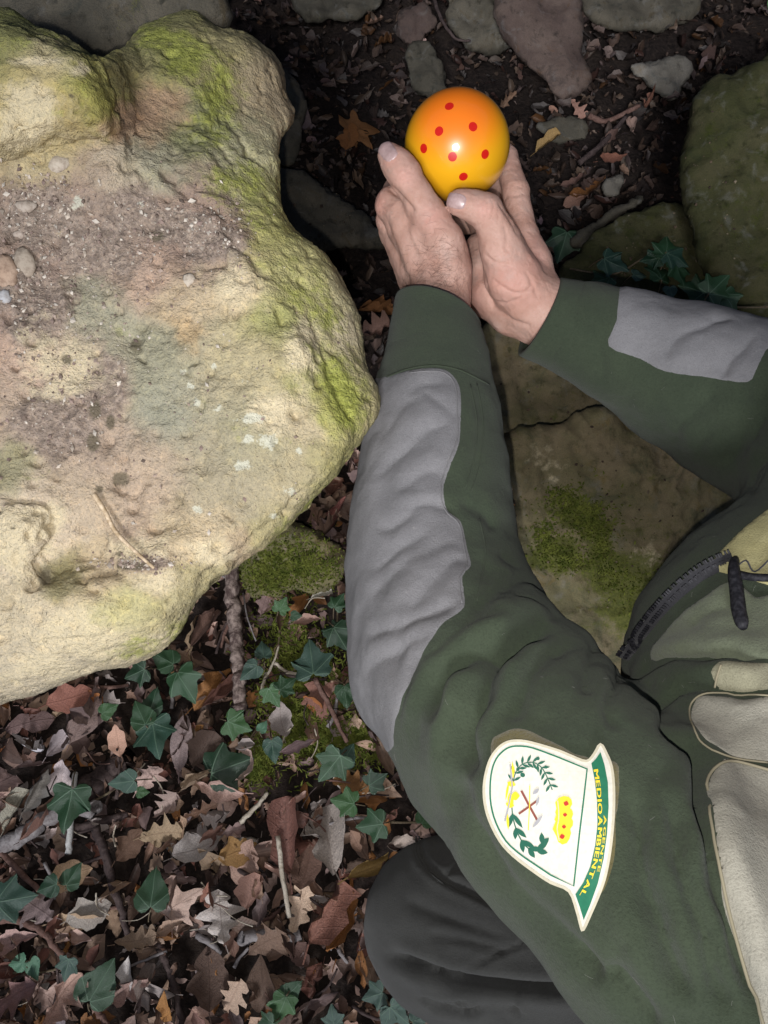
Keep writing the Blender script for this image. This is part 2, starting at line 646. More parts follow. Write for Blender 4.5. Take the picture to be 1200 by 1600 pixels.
# unseen banks added beyond the far side and right to block sky light
shade_bank = np.maximum(3.2 * sstep(1.85, 3.3, GP[:, 1] + 0.25 * fbm(GP, .8, 2, .5, 61)), 2.4 * sstep(1.15, 2.6, GP[:, 0] + 0.2 * fbm(GP, .9, 2, .5, 62)))
GP[:, 2] = gheight(GP) - 0.012 + shade_bank * (1 + 0.25 * fbm(GP, 1.5, 3, .5, 63))
ny = len(gy)
ii, jj = np.meshgrid(np.arange(len(gx) - 1), np.arange(ny - 1), indexing='ij')
q = (ii * ny + jj).ravel()
put('ground', GP, np.stack([q, q + ny, q + ny + 1, q + 1], 1), gm.m, origin=(0, 0, 0), kind='structure')

# ------------------------------------------------------------------ the big boulder
BP = [(-150, 60), (0, 16), (40, 33), (75, 50), (105, 66), (132, 78), (150, 95), (185, 78), (218, 48), (240, 34), (270, 26), (300, 20), (345, 44), (385, 54),
      (415, 78), (436, 108), (442, 148), (458, 182), (442, 212), (434, 248), (438, 298), (446, 338), (470, 374), (502, 396), (530, 440),
      (552, 480), (568, 540), (576, 572), (590, 600), (591, 640), (566, 672), (541, 702), (520, 742), (490, 782), (450, 826), (402, 864),
      (345, 902), (310, 932), (281, 976), (246, 1014), (200, 1036), (130, 1056), (60, 1086), (0, 1096), (-150, 1130), (-330, 1000), (-420, 600), (-330, 200)]
CREST = [(300, 130), (318, 250), (330, 330), (362, 372), (400, 430), (440, 480), (470, 560), (505, 640), (530, 690), (500, 745), (440, 800), (370, 860), (310, 905), (240, 960), (130, 995), (0, 1022)]
BLOCK = [(-120, 70), (0, 30), (60, 55), (120, 80), (150, 110), (165, 160), (176, 200), (150, 212), (90, 208), (40, 228), (0, 245), (-120, 250)]

def boulder_fn():
    sm = smooth_line(np.asarray(BP, float), 3, True)
    def topd(u, v):
        t = 0.575 + 0.00002 * (u - 250) - 0.000045 * (v - 500)
        for bx, by, br, ba in ((205, 275, 55, 0.012), (370, 440, 60, 0.012), (20, 830, 70, 0.022), (110, 870, 40, -0.012), (70, 890, 30, -0.012), (180, 420, 130, -0.014),
                               (60, 360, 120, -0.016), (320, 390, 70, -0.008), (390, 660, 70, 0.008), (185, 750, 24, -0.008), (215, 540, 26, -0.008),
                               (310, 160, 90, -0.012), (160, 600, 100, -0.006), (240, 895, 60, 0.012), (140, 930, 60, 0.012), (440, 560, 55, 0.012), (60, 960, 60, 0.010),
                               (150, 870, 25, -0.010), (330, 830, 60, 0.006)):
            t = t - ba * np.exp(-((u - bx) ** 2 + (v - by) ** 2) / (br * br))
        sb = sdpoly(u, v, BLOCK)
        t = t - 0.035 * (1 - sstep(-30, 14, sb))
        # a lower shelf in the upper right part of the boulder
        t = t + 0.03 * sstep(160, 210, u) * (1 - sstep(200, 420, v + 0.25 * (u - 200)))
        return t
    cr = smooth_line(np.asarray(CREST, float), 4)
    poly2 = np.concatenate([cr, [(-420, 1040), (-420, 100), (100, 60)]])
    def fn(P):
        d = np.maximum(P[:, 2], 0.05)
        u, v = 600 + FPX * P[:, 0] / d, 800 - FPX * P[:, 1] / d
        u2 = u + 3 * np.sin(v * 0.023 + .4)
        t0 = topd(u, v)
        out = np.maximum(sdpoly(u, v, poly2), 0) * d / FPX
        t0 = t0 + out * 0.85                      # the side that falls away from the crest
        s = sdpoly(u2, v, sm) * d / FPX
        dep = d - t0
        s2 = s + np.maximum(dep - 0.05, 0) * 0.22
        f = smax(s2, -dep, 0.022)
        return smax(f, dep - 0.56, 0.05)
    return fn
bf = boulder_fn()
BV, BF = extract(bf, [-0.62, -0.24, 0.46], [0.06, 0.52, 1.30], 0.0052)
vis = BV[:, 2] < 0.80
BV, BF = subdivide(BV, BF)
BV = relax(BV, BF, 3, 0.5)
BN = normals(BV, BF)
disp = (fbm(BV, 9, 3, 0.5, 1) * 0.013 + fbm(BV, 24, 3, 0.5, 2, ridged=True) * 0.0018 + fbm(BV, 60, 3, 0.6, 6) * 0.0018 + fbm(BV, 210, 3, 0.75, 7) * 0.0017
        + np.maximum(fbm(BV, 42, 3, 0.6, 8), 0.10) * 0.006 - np.maximum(fbm(BV, 75, 2, 0.6, 14) - .22, 0) * 0.018)
# broken, layered look on the steep flank
lay = BV[:, 0] * 0.5 + BV[:, 2] * 1.0 + 0.03 * fbm(BV, 12, 3, 0.5, 3)
fr = (lay * 46) % 1.0
disp += 0.0009 * (sstep(0.0, 0.75, fr) - sstep(0.8, 1.0, fr)) * sstep(0.3, 0.8, 1 - np.abs(BN[:, 2]))
bu0, bv0 = uv_of(BV)
disp *= 1 - .45 * sstep(0, 30, sdpoly(bu0, bv0, np.concatenate([CREST, [(-420, 1040), (-420, 100), (100, 60)]])))
wu0, wv0 = bu0 + 10 * fbm(BV, 40, 3, .6, 95), bv0 + 10 * fbm(BV, 40, 3, .6, 96)
for ln_, wd_, am_ in (([(262, 262), (285, 300), (345, 332), (362, 372), (400, 400), (430, 440)], 5, .0045), ([(166, 110), (178, 160), (182, 205), (150, 216)], 6, .006), ([(0, 250), (60, 238), (110, 222), (160, 214)], 4, .004),
                      ([(300, 920), (370, 868), (440, 812), (500, 745)], 4, .0030), ([(0, 780), (50, 778), (85, 800), (80, 850), (60, 880), (80, 920)], 6, .006), ([(205, 60), (225, 90), (215, 110)], 4, .004),
                      ([(310, 420), (350, 412), (392, 440)], 4, .003), ([(120, 905), (160, 890), (200, 900), (250, 905)], 5, .0035), ([(0, 1020), (120, 1000), (250, 960)], 4, .0025), ([(480, 480), (505, 540), (520, 600), (535, 650)], 5, .0030),
                      ([(360, 180), (380, 230), (420, 262)], 4, .0028), ([(200, 265), (215, 300), (270, 310)], 4, .003)):
    d_, s_ = polyline_dist(wu0, wv0, smooth_line(ln_, 4))
    disp -= am_ * np.exp(-(d_ / wd_) ** 2) * sstep(0, .1, s_) * sstep(0, .1, 1 - s_) * (BN[:, 2] < .2)
BV = BV + BN * disp[:, None]
bu, bv = uv_of(BV)
BA = {}
# the stone's own colours, patch by patch
TONES = [(60, 50, 60, (.15, .17, .055)), (65, 96, 26, (.56, .49, .35)), (135, 140, 36, (.33, .335, .09)), (45, 165, 46, (.50, .43, .20)), (100, 192, 26, (.27, .22, .10)), (50, 228, 40, (.47, .43, .27)),
    (195, 280, 26, (.50, .46, .36)), (240, 262, 26, (.29, .31, .23)), (255, 60, 36, (.20, .21, .08)), (345, 95, 40, (.30, .28, .14)), (410, 125, 36, (.33, .28, .19)), (232, 190, 30, (.37, .25, .17)), (310, 210, 36, (.17, .195, .10)),
    (370, 250, 34, (.41, .41, .27)), (415, 300, 30, (.36, .37, .15)), (190, 110, 26, (.18, .17, .08)), (60, 340, 60, (.26, .195, .17)), (170, 350, 50, (.30, .235, .20)), (280, 345, 50, (.27, .20, .175)), (340, 360, 36, (.24, .18, .155)),
    (40, 450, 46, (.27, .205, .185)), (210, 435, 30, (.43, .32, .26)), (150, 485, 40, (.30, .31, .24)), (280, 480, 30, (.45, .38, .27)), (282, 506, 16, (.54, .38, .19)), (360, 450, 34, (.52, .46, .32)), (250, 550, 40, (.28, .29, .215)),
    (60, 560, 46, (.46, .35, .29)), (110, 610, 46, (.45, .36, .30)), (30, 640, 40, (.40, .33, .27)), (270, 640, 46, (.27, .29, .235)), (340, 600, 36, (.36, .34, .24)), (390, 560, 36, (.40, .37, .23)), (400, 680, 40, (.31, .31, .21)),
    (170, 690, 40, (.38, .31, .255)), (330, 740, 50, (.32, .30, .22)), (230, 760, 36, (.42, .345, .275)), (300, 825, 30, (.49, .42, .29)), (210, 880, 30, (.25, .19, .155)), (50, 820, 40, (.56, .50, .40)), (95, 890, 20, (.16, .16, .06)),
    (140, 900, 30, (.47, .40, .28)), (40, 990, 46, (.54, .49, .36)), (190, 965, 40, (.45, .45, .23)), (60, 1060, 50, (.47, .435, .34)), (180, 1030, 40, (.47, .43, .32)), (260, 990, 30, (.40, .37, .23)), (20, 740, 24, (.27, .27, .17)), (110, 770, 36, (.42, .36, .28)),
    (430, 345, 30, (.37, .38, .14)), (470, 420, 32, (.43, .43, .20)), (415, 500, 30, (.29, .32, .11)), (520, 490, 32, (.45, .43, .26)), (495, 600, 28, (.25, .27, .09)), (545, 560, 28, (.43, .41, .25)), (525, 640, 24, (.33, .37, .08)),
    (565, 645, 26, (.36, .34, .19)), (505, 740, 30, (.28, .28, .12)), (430, 825, 30, (.33, .31, .17)), (375, 872, 22, (.38, .31, .22)), (330, 905, 26, (.32, .30, .17)), (450, 740, 34, (.37, .34, .23)), (460, 660, 30, (.45, .40, .28))]
wx = bu + 34 * fbm(BV, 22, 3, .6, 91) + 20 * fbm(BV, 80, 3, .6, 93)
wy = bv + 34 * fbm(BV, 22, 3, .6, 92) + 20 * fbm(BV, 80, 3, .6, 94)
tw = np.zeros(len(BV))
tc = np.zeros((len(BV), 3))
for x_, y_, r_, col_ in TONES:
    g_ = np.exp(-(((wx - x_) ** 2 + (wy - y_) ** 2) / (2 * (r_ * .85) ** 2))) + 1e-7 / (1 + ((wx - x_) ** 2 + (wy - y_) ** 2) / 1e4) ** 2
    tw += g_
    tc += g_[:, None] * np.array(col_)
tc /= tw[:, None]
BA['tone'] = tc * np.array([.88, .83, .80])
dc, _ = polyline_dist(bu, bv, CREST)
outc = sdpoly(bu, bv, np.concatenate([CREST, [(-420, 1040), (-420, 100), (100, 60)]]))
nz = fbm(BV, 14, 4, 0.6, 12)
BA['moss'] = 0.58 * (0.05 + 0.95 * np.exp(-((outc - 48) / 46) ** 2) * (0.50 + 0.8 * blob(bu, bv, [(480, 450, 130, 150), (520, 620, 70, 110), (430, 320, 60, 80), (330, 120, 90), (230, 960, 170, 40), (460, 810, 90, 60)]))
              + 0.9 * blob(bu, bv, [(60, 65, 75, 30), (140, 130, 34, 60), (95, 175, 60, 20), (250, 60, 30), (280, 90, 40, 50), (300, 200, 50, 45), (345, 260, 50), (310, 210, 70, 70), (525, 640, 30, 55)]) * 0.9
              + 0.45 * blob(bu, bv, [(330, 560, 60), (390, 700, 80, 60), (290, 620, 50), (180, 520, 60, 40), (20, 740, 70, 20), (75, 890, 24, 34), (150, 460, 80, 30)])
              + 0.35 * nz)
BA['dirt'] = (blob(bu, bv, [(60, 340, 90, 60), (150, 390, 90, 60), (260, 350, 100, 40), (330, 380, 60, 40), (60, 480, 70, 80), (210, 330, 60, 50), (40, 440, 60, 60), (220, 880, 60, 16), (150, 600, 60, 90), (90, 660, 90, 70)]) * 1.15 + 0.3 * nz - 0.1)
BA['pale'] = (blob(bu, bv, [(40, 180, 70, 60), (370, 440, 45), (60, 830, 60, 60), (20, 850, 50, 60), (110, 990, 120, 60), (330, 860, 50, 30), (60, 1040, 100, 40), (250, 1000, 60, 20), (470, 560, 40, 90), (210, 860, 60, 30), (240, 910, 70, 30), (430, 640, 50, 60),
                            (120, 110, 30, 12), (70, 95, 60, 12), (540, 520, 24, 40), (100, 570, 90, 70)]) + 0.25 * nz)
BA['lichen'] = blob(bu, bv, [(394, 654, 16, 9), (422, 690, 16, 11), (408, 654, 6), (376, 728, 15, 9), (452, 767, 15, 12), (428, 806, 10), (466, 704, 8), (310, 795, 10), (388, 687, 8), (296, 605, 8), (340, 640, 8), (286, 580, 8), (334, 572, 6), (306, 628, 9), (220, 320, 10), (120, 320, 16)]) * 1.05 \
    + 0.42 * blob(bu, bv, [(400, 640, 90, 140)]) + 0.1 * nz
BA['pit'] = blob(bu, bv, [(188, 748, 19, 16), (213, 541, 15, 17), (104, 562, 12, 10), (148, 640, 14, 20), (172, 660, 10, 16), (146, 692, 14, 20), (70, 900, 14, 22), (245, 370, 16, 12), (20, 825, 6, 5), (185, 865, 8, 6), (155, 765, 9, 7), (215, 885, 50, 8), (112, 150, 5)]) * 1.1
bmat = rock_mat('boulder_stone', (0.36, 0.305, 0.215), (0.16, 0.155, 0.105), (0.43, 0.37, 0.27), moss=0.62, moss_col=((0.16, 0.18, 0.030), (0.37, 0.39, 0.10)), spots=1.0, tone=True, relief=1.25)
bo = put('boulder', to_world(BV), BF, bmat, attrs=BA)
tag(bo, 'large pale limestone boulder with green mossy rim beside the outstretched arm', 'boulder')
BTREE = BVHTree.FromPolygons(BV.tolist(), tri(BF).tolist())

def hit(tree, px, py, dflt=0.7):
    dr = Vector(c(px, py, 1.0)).normalized()
    r = tree.ray_cast(Vector((0, 0, 0)), dr)
    if r[0] is None:
        return Vector(c(px, py, dflt)), Vector((0, 0, -1))
    return r[0], r[1]

def grit(label, spots, n, tree, size, cols, seed):
    r_ = random.Random(seed)
    Vs, Fs, Cs = [], [], []
    O = np.array([[1, 0, 0], [-1, 0, 0], [0, 1, 0], [0, -1, 0], [0, 0, 1], [0, 0, -1]], float)
    T8 = [(0, 2, 4), (2, 1, 4), (1, 3, 4), (3, 0, 4), (2, 0, 5), (1, 2, 5), (3, 1, 5), (0, 3, 5)]
    for i in range(n):
        x, y, sx, sy = r_.choice(spots)
        p, nn = hit(tree, r_.gauss(x, sx), r_.gauss(y, sy), 9)
        if p.z > 3:
            continue
        s = size[0] * (size[1] / size[0]) ** (r_.random() ** 2.2) / FPX * p.z
        o = len(Vs)
        Rm = np.array(Matrix.Rotation(r_.uniform(0, 6), 3, 'Z') @ Matrix.Rotation(r_.uniform(0, 6), 3, 'X'))
        V = (O * [s * r_.uniform(.7, 1.3), s * r_.uniform(.6, 1.1), s * r_.uniform(.5, .9)]) @ Rm.T + np.array(p) - [0, 0, s * .25]
        Vs += list(V)
        Fs += [[a + o for a in t] for t in T8]
        cl = r_.choice(cols)
        k = r_.uniform(.7, 1.3)
        Cs += [[q_ * k for q_ in cl]] * 6
    m = M('grit', .9, .2)
    m.base(m.attr('tint', 'Color'))
    tag(put('grit', to_world(np.array(Vs)), Fs, m.m, smooth=False, attrs={'tint': np.array(Cs)}, kind='stuff'), label, 'grit')
grit('crumbs of soil and tiny stones strewn in the dirt on the boulder', [(60, 340, 50, 40), (150, 380, 60, 40), (260, 350, 60, 26), (340, 372, 30, 26), (40, 440, 30, 50), (40, 300, 50, 20), (100, 500, 60, 60), (220, 880, 36, 8), (90, 640, 60, 50), (250, 600, 120, 140)],
     2600, BTREE, (1.0, 5.5), [(.20, .15, .13), (.28, .22, .185), (.36, .31, .26), (.15, .115, .095), (.44, .40, .35)], 3)
# small stones and a straw lying on the boulder
pm = M('pebble_stone', 0.8, 0.3)
pn = pm.noise(60, 5, 0.65)
pm.base(pm.mix(1.0, pm.mix(pm.ramp(pn, 0.3, 0.7, 0, 0.7), pm.objcol(), pm.mix(0.5, pm.objcol(), (0.5, 0.42, 0.36))), pm.mix(pm.ramp(pm.noise(180, 5, .7), .4, .65), (.85, .82, .78), (.55, .5, .46)), 'MULTIPLY'))
pm.normal(pm.bump(pm.noise(260, 4, 0.7), 0.5, 0.001))
def pebble(px, py, rx, ry, ang, col, label, seed, tree=BTREE, hgt=0.5):
    p, n = hit(tree, px, py)
    d = p.z
    rx, ry = rx * d / FPX, ry * d / FPX
    U = []
    nu, nv = 12, 8
    V = []
    for i in range(nv + 1):
        th = math.pi * i / nv
        for j in range(nu):
            ph = 2 * math.pi * j / nu
            V.append([math.sin(th) * math.cos(ph), math.sin(th) * math.sin(ph), -math.cos(th)])
    V = np.array(V)
    k = 1 + 0.55 * perlin(V * 1.3, seed) + 0.2 * perlin(V * 3.1, seed + 4)
    V = V * k[:, None]
    V = V / np.abs(V).max(0)
    F = [[i * nu + j, i * nu + (j + 1) % nu, (i + 1) * nu + (j + 1) % nu, (i + 1) * nu + j] for i in range(nv) for j in range(nu)]
    V = V * [rx, ry, min(rx, ry) * hgt]
    ca, sa = math.cos(R(ang)), math.sin(R(ang))
    V = np.stack([V[:, 0] * ca - V[:, 1] * sa, V[:, 0] * sa + V[:, 1] * ca, -V[:, 2]], 1)
    F = [f[::-1] for f in F]
    o = put('pebble', to_world(V + np.array(p)), F, pm.m, color=col)
    tag(o, label, 'pebble', 'pebbles on the boulder')
for a in ((40, 411, 19, 27, 10, (0.36, 0.32, 0.27), 'grey rounded pebble beside the pinkish pebble on the boulder', 1),
          (6, 425, 24, 30, 0, (0.40, 0.29, 0.22), 'pinkish brown pebble at the edge of the boulder dirt', 2),
          (7, 466, 13, 15, 0, (0.42, 0.45, 0.50), 'small bluish white pebble below the pinkish pebble', 3),
          (41, 323, 20, 12, -10, (0.42, 0.38, 0.34), 'flat grey pebble in the dirt above the grey rounded pebble', 4),
          (33, 366, 13, 8, 0, (0.42, 0.37, 0.33), 'tiny pale pebble just above the grey rounded pebble', 5),
          (296, 438, 11, 12, 20, (0.50, 0.46, 0.40), 'small whitish pebble in the middle of the boulder', 6),
          (92, 256, 19, 14, 20, (0.48, 0.44, 0.38), 'whitish chip below the raised mossy block of the boulder', 7)):
    pebble(*a)
strw = M('straw', 0.6, 0.4)
sn = strw.noise(220, 3, 0.6)
strw.base(strw.mix(strw.ramp(sn, 0.35, 0.7), (0.34, 0.25, 0.15), (0.62, 0.50, 0.36)))
pts = []
for px, py, up in ((145, 772, 0.003), (165, 798, 0.006), (188, 830, 0.007), (212, 858, 0.005), (243, 888, 0.002)):
    p, n = hit(BTREE, px, py)
    p = p + n * up if n.z < 0 else p - n * up
    pts.append(np.array(p))
V, F = tube(to_world(smooth_line(pts, 4)), np.linspace(0.0020, 0.0011, 17), 7)
tag(put('dry_straw', V, F, strw.m), 'dry pale straw lying across the top of the boulder', 'straw')

# ------------------------------------------------------------------ other rocks
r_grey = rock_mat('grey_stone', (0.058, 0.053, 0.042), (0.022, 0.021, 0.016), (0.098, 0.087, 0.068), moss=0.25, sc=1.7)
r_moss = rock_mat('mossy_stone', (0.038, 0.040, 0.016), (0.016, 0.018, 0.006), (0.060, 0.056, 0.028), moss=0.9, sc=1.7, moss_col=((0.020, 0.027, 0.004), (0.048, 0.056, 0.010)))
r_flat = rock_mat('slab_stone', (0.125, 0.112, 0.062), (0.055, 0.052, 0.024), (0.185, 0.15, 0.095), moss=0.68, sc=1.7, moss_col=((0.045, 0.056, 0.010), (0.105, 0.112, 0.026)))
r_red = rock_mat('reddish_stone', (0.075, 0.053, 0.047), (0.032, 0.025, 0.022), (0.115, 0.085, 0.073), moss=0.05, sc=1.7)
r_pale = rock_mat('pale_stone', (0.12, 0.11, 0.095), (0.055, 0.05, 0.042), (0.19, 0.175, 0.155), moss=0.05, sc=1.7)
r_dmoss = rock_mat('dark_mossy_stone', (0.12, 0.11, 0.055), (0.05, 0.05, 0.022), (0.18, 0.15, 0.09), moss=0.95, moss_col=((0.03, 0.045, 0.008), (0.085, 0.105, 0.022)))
for mm_ in (bmat,):
    mm_['spots'] = 1

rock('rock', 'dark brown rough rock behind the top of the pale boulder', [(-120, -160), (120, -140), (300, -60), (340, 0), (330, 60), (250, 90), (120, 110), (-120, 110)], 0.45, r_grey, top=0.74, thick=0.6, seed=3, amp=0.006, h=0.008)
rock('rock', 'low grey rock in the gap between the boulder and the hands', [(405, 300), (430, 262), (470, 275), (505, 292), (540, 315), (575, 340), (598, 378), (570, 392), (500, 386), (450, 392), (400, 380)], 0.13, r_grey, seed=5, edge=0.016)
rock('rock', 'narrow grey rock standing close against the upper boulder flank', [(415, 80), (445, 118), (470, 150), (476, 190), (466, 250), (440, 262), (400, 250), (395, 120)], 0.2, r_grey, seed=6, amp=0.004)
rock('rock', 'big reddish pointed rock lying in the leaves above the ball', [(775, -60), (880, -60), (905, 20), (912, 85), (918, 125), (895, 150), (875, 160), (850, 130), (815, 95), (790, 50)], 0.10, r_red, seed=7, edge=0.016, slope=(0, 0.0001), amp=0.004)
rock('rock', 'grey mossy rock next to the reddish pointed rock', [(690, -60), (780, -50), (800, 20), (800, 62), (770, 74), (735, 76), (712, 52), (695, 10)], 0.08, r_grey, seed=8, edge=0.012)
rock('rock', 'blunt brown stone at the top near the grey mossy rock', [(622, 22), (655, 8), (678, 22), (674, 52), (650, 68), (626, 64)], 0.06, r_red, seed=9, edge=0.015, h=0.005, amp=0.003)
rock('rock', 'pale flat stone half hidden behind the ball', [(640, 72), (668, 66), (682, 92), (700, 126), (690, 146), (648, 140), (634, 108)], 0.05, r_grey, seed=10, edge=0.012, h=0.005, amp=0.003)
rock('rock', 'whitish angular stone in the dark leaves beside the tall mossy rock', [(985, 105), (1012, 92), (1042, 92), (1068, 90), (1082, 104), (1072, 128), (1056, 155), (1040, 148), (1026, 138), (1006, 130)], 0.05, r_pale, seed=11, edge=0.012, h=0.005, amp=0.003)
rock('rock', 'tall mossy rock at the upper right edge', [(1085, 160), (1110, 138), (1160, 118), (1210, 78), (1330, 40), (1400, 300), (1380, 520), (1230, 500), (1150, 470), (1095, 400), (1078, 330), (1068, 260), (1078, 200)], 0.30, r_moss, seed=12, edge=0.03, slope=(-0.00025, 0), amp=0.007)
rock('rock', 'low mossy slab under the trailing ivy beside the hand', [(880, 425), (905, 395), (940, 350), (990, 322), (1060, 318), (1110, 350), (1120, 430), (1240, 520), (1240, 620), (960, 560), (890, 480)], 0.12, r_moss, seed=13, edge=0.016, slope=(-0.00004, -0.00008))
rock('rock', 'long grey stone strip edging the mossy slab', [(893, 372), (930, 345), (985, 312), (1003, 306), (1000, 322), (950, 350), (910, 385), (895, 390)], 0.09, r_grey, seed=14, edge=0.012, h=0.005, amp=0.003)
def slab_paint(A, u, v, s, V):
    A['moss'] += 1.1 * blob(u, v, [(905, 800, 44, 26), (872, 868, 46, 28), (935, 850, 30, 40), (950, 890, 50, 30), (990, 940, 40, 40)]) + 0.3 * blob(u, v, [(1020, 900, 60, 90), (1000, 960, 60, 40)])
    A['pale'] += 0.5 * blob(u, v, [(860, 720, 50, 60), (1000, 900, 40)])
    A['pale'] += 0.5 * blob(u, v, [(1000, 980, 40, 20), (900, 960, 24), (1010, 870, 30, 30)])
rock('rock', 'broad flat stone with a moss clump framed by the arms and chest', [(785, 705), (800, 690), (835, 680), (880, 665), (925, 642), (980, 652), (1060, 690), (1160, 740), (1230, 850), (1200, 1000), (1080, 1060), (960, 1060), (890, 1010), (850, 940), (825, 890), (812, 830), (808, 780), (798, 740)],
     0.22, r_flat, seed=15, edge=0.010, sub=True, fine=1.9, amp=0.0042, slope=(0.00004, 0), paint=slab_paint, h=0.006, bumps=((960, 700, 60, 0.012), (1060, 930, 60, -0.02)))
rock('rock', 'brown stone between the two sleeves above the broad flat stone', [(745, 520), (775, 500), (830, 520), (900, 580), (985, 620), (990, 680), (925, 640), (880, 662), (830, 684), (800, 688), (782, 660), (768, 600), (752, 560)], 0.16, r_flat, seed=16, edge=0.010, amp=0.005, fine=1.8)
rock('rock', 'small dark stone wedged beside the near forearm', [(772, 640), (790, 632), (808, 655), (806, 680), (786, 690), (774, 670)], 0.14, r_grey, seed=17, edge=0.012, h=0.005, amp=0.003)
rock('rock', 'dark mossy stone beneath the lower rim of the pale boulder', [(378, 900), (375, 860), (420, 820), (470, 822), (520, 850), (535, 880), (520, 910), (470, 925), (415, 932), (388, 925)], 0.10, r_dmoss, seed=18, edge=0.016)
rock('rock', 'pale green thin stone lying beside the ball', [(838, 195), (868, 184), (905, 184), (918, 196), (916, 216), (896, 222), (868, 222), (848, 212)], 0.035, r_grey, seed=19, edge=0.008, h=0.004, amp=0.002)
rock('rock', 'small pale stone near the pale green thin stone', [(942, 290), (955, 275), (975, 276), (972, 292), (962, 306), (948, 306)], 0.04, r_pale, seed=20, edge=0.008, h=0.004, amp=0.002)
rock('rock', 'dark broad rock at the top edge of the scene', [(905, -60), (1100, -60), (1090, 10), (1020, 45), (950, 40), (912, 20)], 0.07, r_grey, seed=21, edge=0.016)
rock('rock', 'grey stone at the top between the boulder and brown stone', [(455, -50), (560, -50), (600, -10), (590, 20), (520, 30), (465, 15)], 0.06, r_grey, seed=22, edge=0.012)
RTREE = BVHTree.FromPolygons(*(lambda a: ([v for V, F in a for v in V.tolist()], [[i + o for i in f] for (V, F), o in zip(a, np.cumsum([0] + [len(V) for V, F in a])[:-1].tolist()) for f in F.tolist()]))(ROCKS))
# ------------------------------------------------------------------ the person
def cone(P, a, b, ra, rb):
    a, b = np.asarray(a, np.float32), np.asarray(b, np.float32)
    e = b - a
    q = P - a
    t = np.clip((q @ e) / (e @ e + 1e-12), 0, 1)
    return np.sqrt(((q - t[:, None] * e) ** 2).sum(1)) - (ra + (rb - ra) * t)

def chain(P, pts, k=0.004):
    f = None
    for (x0, y0, d0, r0), (x1, y1, d1, r1) in zip(pts[:-1], pts[1:]):
        g = cone(P, c(x0, y0, d0), c(x1, y1, d1), r0 * d0 / FPX, r1 * d1 / FPX)
        f = g if f is None else smin(f, g, k)
    return f

NEAR = [(682, 500, .700, 66), (683, 560, .690, 76), (680, 605, .68, 86), (677, 655, .67, 96), (675, 705, .66, 107), (677, 755, .65, 118), (674, 805, .64, 124),
        (673, 855, .63, 128), (676, 905, .62, 133), (692, 960, .605, 148), (712, 1030, .585, 166), (790, 1130, .53, 184), (900, 1262, .455, 190), (1045, 1440, .40, 192), (1180, 1560, .385, 220)]
FAR = [(862, 500, .750, 64), (915, 520, .745, 73), (975, 545, .74, 86), (1070, 592, .735, 109), (1160, 632, .72, 128), (1265, 690, .71, 140), (1345, 800, .62, 150)]

def hand_near(P):
    pal = chain(P, [(690, 560, .70, 43), (689, 500, .715, 43), (686, 465, .722, 44)], .01)
    for pts in ([(700, 455, .717, 34), (704, 425, .712, 30), (692, 375, .706, 29), (672, 338, .703, 26)],
                [(680, 450, .727, 36), (632, 335, .728, 30), (616, 318, .735, 27)],
                [(668, 455, .745, 34), (618, 345, .765, 27)],
                [(664, 460, .765, 32), (620, 362, .795, 26)],
                [(662, 465, .78, 29), (632, 388, .82, 23)],
                [(700, 430, .725, 33), (660, 345, .722, 30)],
                [(694, 400, .722, 36), (640, 350, .735, 34)]):
        pal = smin(pal, chain(P, pts, .006), .010)
    th = chain(P, [(674, 342, .703, 25.5), (652, 305, .698, 23), (632, 273, .696, 24.5), (620, 256, .697, 23), (609, 243, .700, 19.5)], .006)
    pal = smin(pal, th, .007)
    for pts in ([(612, 322, .735, 26), (622, 300, .785, 23), (662, 285, .815, 19), (695, 290, .82, 16)],
                [(614, 345, .765, 26), (628, 318, .825, 23), (670, 300, .848, 19), (712, 305, .85, 16)],
                [(616, 362, .795, 24), (640, 335, .852, 21), (690, 322, .868, 18), (728, 325, .866, 15)],
                [(628, 388, .82, 22), (656, 362, .872, 19), (705, 350, .882, 16), (738, 352, .878, 14)]):
        pal = smin(pal, chain(P, pts, .004), .004)
    return pal

def hand_far(P):
    pal = chain(P, [(930, 528, .742, 52), (865, 496, .745, 48), (838, 480, .748, 46)], .01)
    for pts in ([(822, 462, .737, 42), (800, 430, .728, 42), (786, 392, .716, 34), (777, 366, .708, 29)],
                [(840, 465, .75, 38), (828, 410, .756, 32), (816, 372, .762, 27)],
                [(825, 470, .765, 36), (806, 385, .785, 27)],
                [(815, 480, .775, 34), (795, 402, .808, 25)],
                [(830, 500, .758, 34), (798, 490, .764, 32), (766, 462, .768, 33), (754, 425, .778, 30), (752, 392, .79, 28)],
                [(806, 420, .77, 40), (790, 380, .78, 34)]):
        pal = smin(pal, chain(P, pts, .006), .010)
    th = chain(P, [(779, 372, .709, 28), (768, 346, .700, 24), (757, 329, .696, 25.5), (738, 322, .694, 22), (718, 316, .692, 20)], .006)
    pal = smin(pal, th, .006)
    for pts in ([(815, 372, .762, 25), (806, 300, .770, 20.5), (790, 245, .787, 18), (768, 212, .80, 15)],
                [(804, 385, .787, 25), (792, 305, .81, 21), (764, 255, .825, 18), (738, 235, .822, 15)],
                [(794, 402, .81, 24), (774, 325, .832, 20), (742, 280, .842, 17), (715, 265, .838, 15)],
                [(770, 420, .80, 22), (752, 352, .835, 18), (728, 318, .845, 15), (706, 305, .842, 13)]):
        pal = smin(pal, chain(P, pts, .004), .004)
    return pal

TORSO = [((1340, 800, .62, 150), (1225, 1050, .58, 222)), ((1225, 1050, .58, 222), (1215, 1290, .50, 240)), ((1215, 1290, .50, 240), (1190, 1560, .40, 225)),
         ((1340, 1180, .66, 230), (1450, 1500, .80, 230)), ((1450, 1500, .80, 230), (1400, 1800, .95, 190))]

